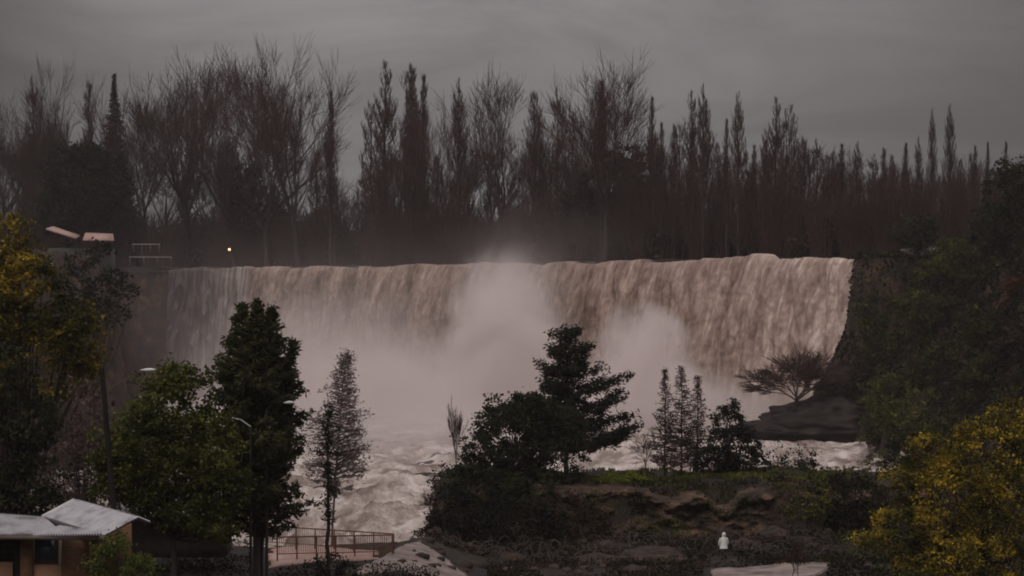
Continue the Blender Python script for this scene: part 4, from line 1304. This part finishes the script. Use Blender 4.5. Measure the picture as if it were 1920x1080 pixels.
# --- person in white, seen from behind
def skin_body(name, joints, edges, mat, parent, sub=2):
    me = bpy.data.meshes.new(name)
    me.from_pydata([j[:3] for j in joints], edges, [])
    o = bpy.data.objects.new(name, me)
    COL.objects.link(o)
    sk = o.modifiers.new('skin', 'SKIN')
    for i, j in enumerate(joints):
        me.skin_vertices[0].data[i].radius = (j[3], j[4] if len(j) > 4 else j[3])
    me.skin_vertices[0].data[0].use_root = True
    sb = o.modifiers.new('sub', 'SUBSURF'); sb.levels = sub; sb.render_levels = sub
    dg = bpy.context.evaluated_depsgraph_get()
    m2 = bpy.data.meshes.new_from_object(o.evaluated_get(dg))
    o.modifiers.clear()
    o.data = m2
    m2.materials.clear(); m2.materials.append(mat)
    for p in m2.polygons: p.use_smooth = True
    o.parent = parent
    return o


M['skin'] = surf('skin', [(.3, (.32, .19, .14)), (.7, (.40, .25, .19))], 5, .6, 0)
M['raincoat'] = surf('white_raincoat', [(.3, (.62, .62, .58)), (.7, (.78, .78, .74))], 5, .5, .1)
M['trousers'] = surf('dark_trousers', [(.3, (.012, .012, .010)), (.7, (.022, .020, .018))], 8, .8, 0)
pxp, dp = px2x(1357, 125), 125.0
pz = gz(pxp, dp)
print('PERSON ground', pz, 'pixel row', HY + (CZ - pz) * F / dp)
pn = empty('person', (pxp, dp, pz), .25)
J = [(0, 0, .92, .14, .10), (0, 0, 1.12, .13, .095), (0, 0, 1.33, .16, .10), (0, .005, 1.46, .06), (0, -.0, 1.54, .055), (0, -.01, 1.63, .088, .1), (0, -.01, 1.72, .07),
     (-.19, 0, 1.41, .06), (-.25, .02, 1.14, .045), (-.2, .14, .93, .034), (.19, 0, 1.41, .06), (.25, .02, 1.14, .045), (.2, .14, .93, .034),
     (-.1, 0, .88, .09), (-.115, .01, .48, .062), (-.12, -.03, .09, .042), (-.13, .13, .04, .035),
     (.1, 0, .88, .09), (.115, .03, .48, .062), (.12, 0, .09, .042), (.13, .16, .04, .035)]
E = [(0, 1), (1, 2), (2, 3), (3, 4), (4, 5), (5, 6), (2, 7), (7, 8), (8, 9), (2, 10), (10, 11), (11, 12), (0, 13), (13, 14), (14, 15), (15, 16), (0, 17), (17, 18), (18, 19), (19, 20)]
nf = len(J)
for sgn, wr in ((-1, 9), (1, 12)):
    for fi, (dx, ln) in enumerate([(-.03, .075), (-.01, .085), (.01, .08), (.03, .065)]):
        b0 = len(J)
        J.append((sgn * .2 + dx, .17, .86, .010)); J.append((sgn * .2 + dx, .195, .86 - ln * .6, .008)); J.append((sgn * .2 + dx, .19, .86 - ln, .007))
        E += [(wr, b0), (b0, b0 + 1), (b0 + 1, b0 + 2)]
    b0 = len(J)
    J.append((sgn * .2 - sgn * .04, .19, .89, .010)); J.append((sgn * .2 - sgn * .055, .22, .86, .008))
    E += [(wr, b0), (b0, b0 + 1)]
body = skin_body('body', J, E, M['skin'], pn, 1)
def lathe(rings, n=20):
    th = np.linspace(0, 2 * PI, n)
    V = []
    for (z, rx, ry, cy) in rings:
        w = 1 + .05 * np.sin(th * 5 + z * 6)
        V.append(np.stack([rx * np.cos(th) * w, cy + ry * np.sin(th) * w, np.full(n, z)], -1))
    return np.array(V)
coat = Geo().grid(lathe([(.74, .275, .21, 0), (.85, .255, .19, 0), (.95, .235, .175, 0), (1.15, .225, .165, 0), (1.33, .235, .15, 0), (1.43, .20, .13, 0), (1.49, .12, .11, 0), (1.53, .11, .12, -.0), (1.62, .135, .145, -.02), (1.71, .12, .135, -.03), (1.78, .07, .08, -.03), (1.805, .01, .01, -.03)]))
for sgn in (-1, 1):
    coat.path([(sgn * .2, 0, 1.41), (sgn * .30, .02, 1.14), (sgn * .27, .13, .93)], [.085, .07, .06], 10)
coat.build('raincoat', M['raincoat'], pn, smooth=True)
tr = Geo()
for sgn, k in ((-1, 0), (1, .02)):
    tr.path([(sgn * .1, 0, .92), (sgn * .115, .01 + k, .5), (sgn * .12, -.02 + k, .1)], [.115, .085, .072], 10)
tr.build('trousers', M['trousers'], pn, smooth=True)
bt = Geo()
for sgn, k in ((-1, 0), (1, .03)):
    bt.path([(sgn * .12, -.06 + k, .055), (sgn * .122, .05 + k, .06), (sgn * .13, .17 + k, .045)], [.055, .06, .04], 10)
bt.build('boots', M['trousers'], pn, smooth=True)
tag(pn, 'person in a long white hooded raincoat and dark trousers standing on the low ground', 'person')
stk = Geo().path([(0, 0, -.2), (.01, 0, 1.1), (0, 0, 2.15)], [.03, .026, .022], 6).build('wooden_stake', M['twig_grey'])
stk.location = (px2x(1345, 126.5), 126.5, gz(px2x(1345, 126.5), 126.5))
tag(stk, 'thin upright stake just left of the person in white', 'stake')

# ------------------------------------------------------------------ spray and haze
def box_mesh(lo, hi):
    lo, hi = np.array(lo, float), np.array(hi, float)
    return Geo().box((lo + hi) / 2, hi - lo)


PUFFS = [  # centre, radii, density: spray thrown up by the falls
    ((-1, 350, 6), (14, 14, 28), .60),
    ((1, 354, 18), (17, 13, 20), .04),
    ((23.0, 321, 5), (11, 10, 18.5), .65),
    ((14, 326, 1), (18, 12, 12), .20),
    ((-12, 356, 0), (60, 30, 18), .11),
    ((-36, 376, 4), (38, 26, 23), .065),
    ((34, 318, -1), (24, 15, 12), .16),
    ((4, 364, 30), (28, 14, 13), .006),
    ((-30, 376, 20), (44, 24, 22), .006),
    ((-66, 400, 14), (34, 32, 32), .0032),
    ((-20, 296, 0), (46, 60, 9), .042),
    ((40, 312, 4), (16, 12, 12), .02),
]
ms_, nt, b, out = new_mat('spray')
nt.nodes.remove(b)
pv = nt.nodes.new('ShaderNodeVolumePrincipled')
pv.inputs['Color'].default_value = (.985, .925, .915, 1)
pv.inputs['Anisotropy'].default_value = .15
tco = nt.nodes.new('ShaderNodeTexCoord').outputs['Object']
nn1 = noise(nt, .075, 5, .62, tco, .5)
disp = nt.nodes.new('ShaderNodeVectorMath'); disp.operation = 'SUBTRACT'
nt.links.new(nn1.outputs['Color'], disp.inputs[0]); disp.inputs[1].default_value = (.5, .5, .5)
sc_ = nt.nodes.new('ShaderNodeVectorMath'); sc_.operation = 'SCALE'; sc_.inputs['Scale'].default_value = 17
nt.links.new(disp.outputs[0], sc_.inputs[0])
ad = nt.nodes.new('ShaderNodeVectorMath'); ad.operation = 'ADD'
nt.links.new(tco, ad.inputs[0]); nt.links.new(sc_.outputs[0], ad.inputs[1])
total = None
for c, r_, dn in PUFFS:
    s1 = nt.nodes.new('ShaderNodeVectorMath'); s1.operation = 'SUBTRACT'
    nt.links.new(ad.outputs[0], s1.inputs[0]); s1.inputs[1].default_value = c
    s2 = nt.nodes.new('ShaderNodeVectorMath'); s2.operation = 'DIVIDE'
    nt.links.new(s1.outputs[0], s2.inputs[0]); s2.inputs[1].default_value = r_
    ln = nt.nodes.new('ShaderNodeVectorMath'); ln.operation = 'LENGTH'
    nt.links.new(s2.outputs[0], ln.inputs[0])
    mr = nt.nodes.new('ShaderNodeMapRange'); mr.interpolation_type = 'SMOOTHSTEP'
    mr.inputs['From Min'].default_value = 1.0; mr.inputs['From Max'].default_value = .1
    mr.inputs['To Min'].default_value = 0; mr.inputs['To Max'].default_value = dn
    nt.links.new(ln.outputs['Value'], mr.inputs[0])
    total = mr.outputs[0] if total is None else math_node(nt, 'ADD', total, mr.outputs[0])
nt.links.new(total, pv.inputs['Density'])
nt.links.new(pv.outputs[0], out.inputs['Volume'])
sp = box_mesh((-98, 246, -2.5), (62, 428, 46)).build('spray', ms_)
tag(sp, 'pale billowing spray rising from the foot of the waterfall', 'spray', kind='stuff')

mh, nt, b, out = new_mat('haze')
nt.nodes.remove(b)
pv = nt.nodes.new('ShaderNodeVolumePrincipled')
pv.inputs['Color'].default_value = (.95, .87, .86, 1)
pv.inputs['Density'].default_value = .00013
nt.links.new(pv.outputs[0], out.inputs['Volume'])
hz = box_mesh((-425, -15, -6), (425, 765, 85)).build('haze', mh)
tag(hz, 'thin grey damp haze over the whole valley', 'haze', kind='stuff')

# ------------------------------------------------------------------ sky, sun, camera
SUN_EL, SUN_AZ = math.radians(48), math.radians(200)        # behind and to the left of the camera, through cloud
wd = bpy.data.worlds.new('World'); SC.world = wd; wd.use_nodes = True
nt = wd.node_tree
bg = nt.nodes['Background']
sky = nt.nodes.new('ShaderNodeTexSky'); sky.sky_type = 'NISHITA'; sky.sun_disc = False
sky.sun_elevation = SUN_EL; sky.sun_rotation = SUN_AZ
hsv = nt.nodes.new('ShaderNodeHueSaturation'); hsv.inputs['Saturation'].default_value = .12
nt.links.new(sky.outputs[0], hsv.inputs['Color'])
tcw = nt.nodes.new('ShaderNodeTexCoord').outputs['Generated']
cm = mapping(nt, tcw, (1.0, 1.0, 3.2))
cn = noise(nt, 5.0, 7, .6, cm, 1.0)
cr = ramp(nt, [(.30, (.66, .605, .612)), (.5, (.93, .852, .86)), (.68, (1.12, 1.03, 1.04))])
nt.links.new(cn.outputs[0], cr.inputs[0])
sxz = nt.nodes.new('ShaderNodeSeparateXYZ'); nt.links.new(tcw, sxz.inputs[0])
mrz = nt.nodes.new('ShaderNodeMapRange'); mrz.inputs['From Min'].default_value = .1; mrz.inputs['From Max'].default_value = .9
mrz.inputs['To Min'].default_value = 1.72; mrz.inputs['To Max'].default_value = 12.0
nt.links.new(sxz.outputs[2], mrz.inputs[0])
mrx = nt.nodes.new('ShaderNodeMapRange'); mrx.inputs['From Min'].default_value = -.5; mrx.inputs['From Max'].default_value = .5
nt.links.new(sxz.outputs[0], mrx.inputs[0])
vignette = ramp(nt, [(.0, (.5,) * 3), (.235, (.45,) * 3), (.32, (.96,) * 3), (.53, (1,) * 3), (.68, (.70,) * 3), (.76, (.50,) * 3)])   # sky colour dimmed towards both sides to imitate corner vignetting
nt.links.new(mrx.outputs[0], vignette.inputs[0])
cloud = nt.nodes.new('ShaderNodeVectorMath'); cloud.operation = 'SCALE'
nt.links.new(cr.outputs[0], cloud.inputs[0]); nt.links.new(math_node(nt, 'MULTIPLY', mrz.outputs[0], vignette.outputs[0]), cloud.inputs['Scale'])
mxw = nt.nodes.new('ShaderNodeMix'); mxw.data_type = 'RGBA'; mxw.inputs[0].default_value = .95
nt.links.new(hsv.outputs[0], mxw.inputs[6]); nt.links.new(cloud.outputs[0], mxw.inputs[7])
nt.links.new(mxw.outputs[2], bg.inputs['Color'])
bg.inputs['Strength'].default_value = .1

sl = bpy.data.lights.new('sun', 'SUN'); sl.energy = 1.0; sl.angle = math.radians(25); sl.color = (1, .94, .88)
so = bpy.data.objects.new('sun', sl); COL.objects.link(so)
dirv = Vector((math.sin(SUN_AZ) * math.cos(SUN_EL), math.cos(SUN_AZ) * math.cos(SUN_EL), math.sin(SUN_EL)))
so.rotation_euler = dirv.to_track_quat('Z', 'Y').to_euler()
so.location = (0, -5, 60)

cam = bpy.data.cameras.new('camera')
cam.sensor_width = 36; cam.lens = 36 * F / 1920
cam.shift_y = (HY - 540) / 1920
cam.clip_start = .5; cam.clip_end = 3000
co = bpy.data.objects.new('camera', cam); COL.objects.link(co)
co.location = (0, 0, CZ); co.rotation_euler = (PI / 2, 0, 0)
SC.camera = co

SC.view_settings.view_transform = 'Standard'
SC.view_settings.look = 'None'
SC.view_settings.gamma = 1
SC.view_settings.exposure = 0
cy = SC.cycles
cy.max_bounces = 8; cy.volume_bounces = 5; cy.diffuse_bounces = 3; cy.transparent_max_bounces = 8
cy.volume_step_rate = .6; cy.volume_max_steps = 256
cy.use_denoising = True
cy.filter_width = 1.9
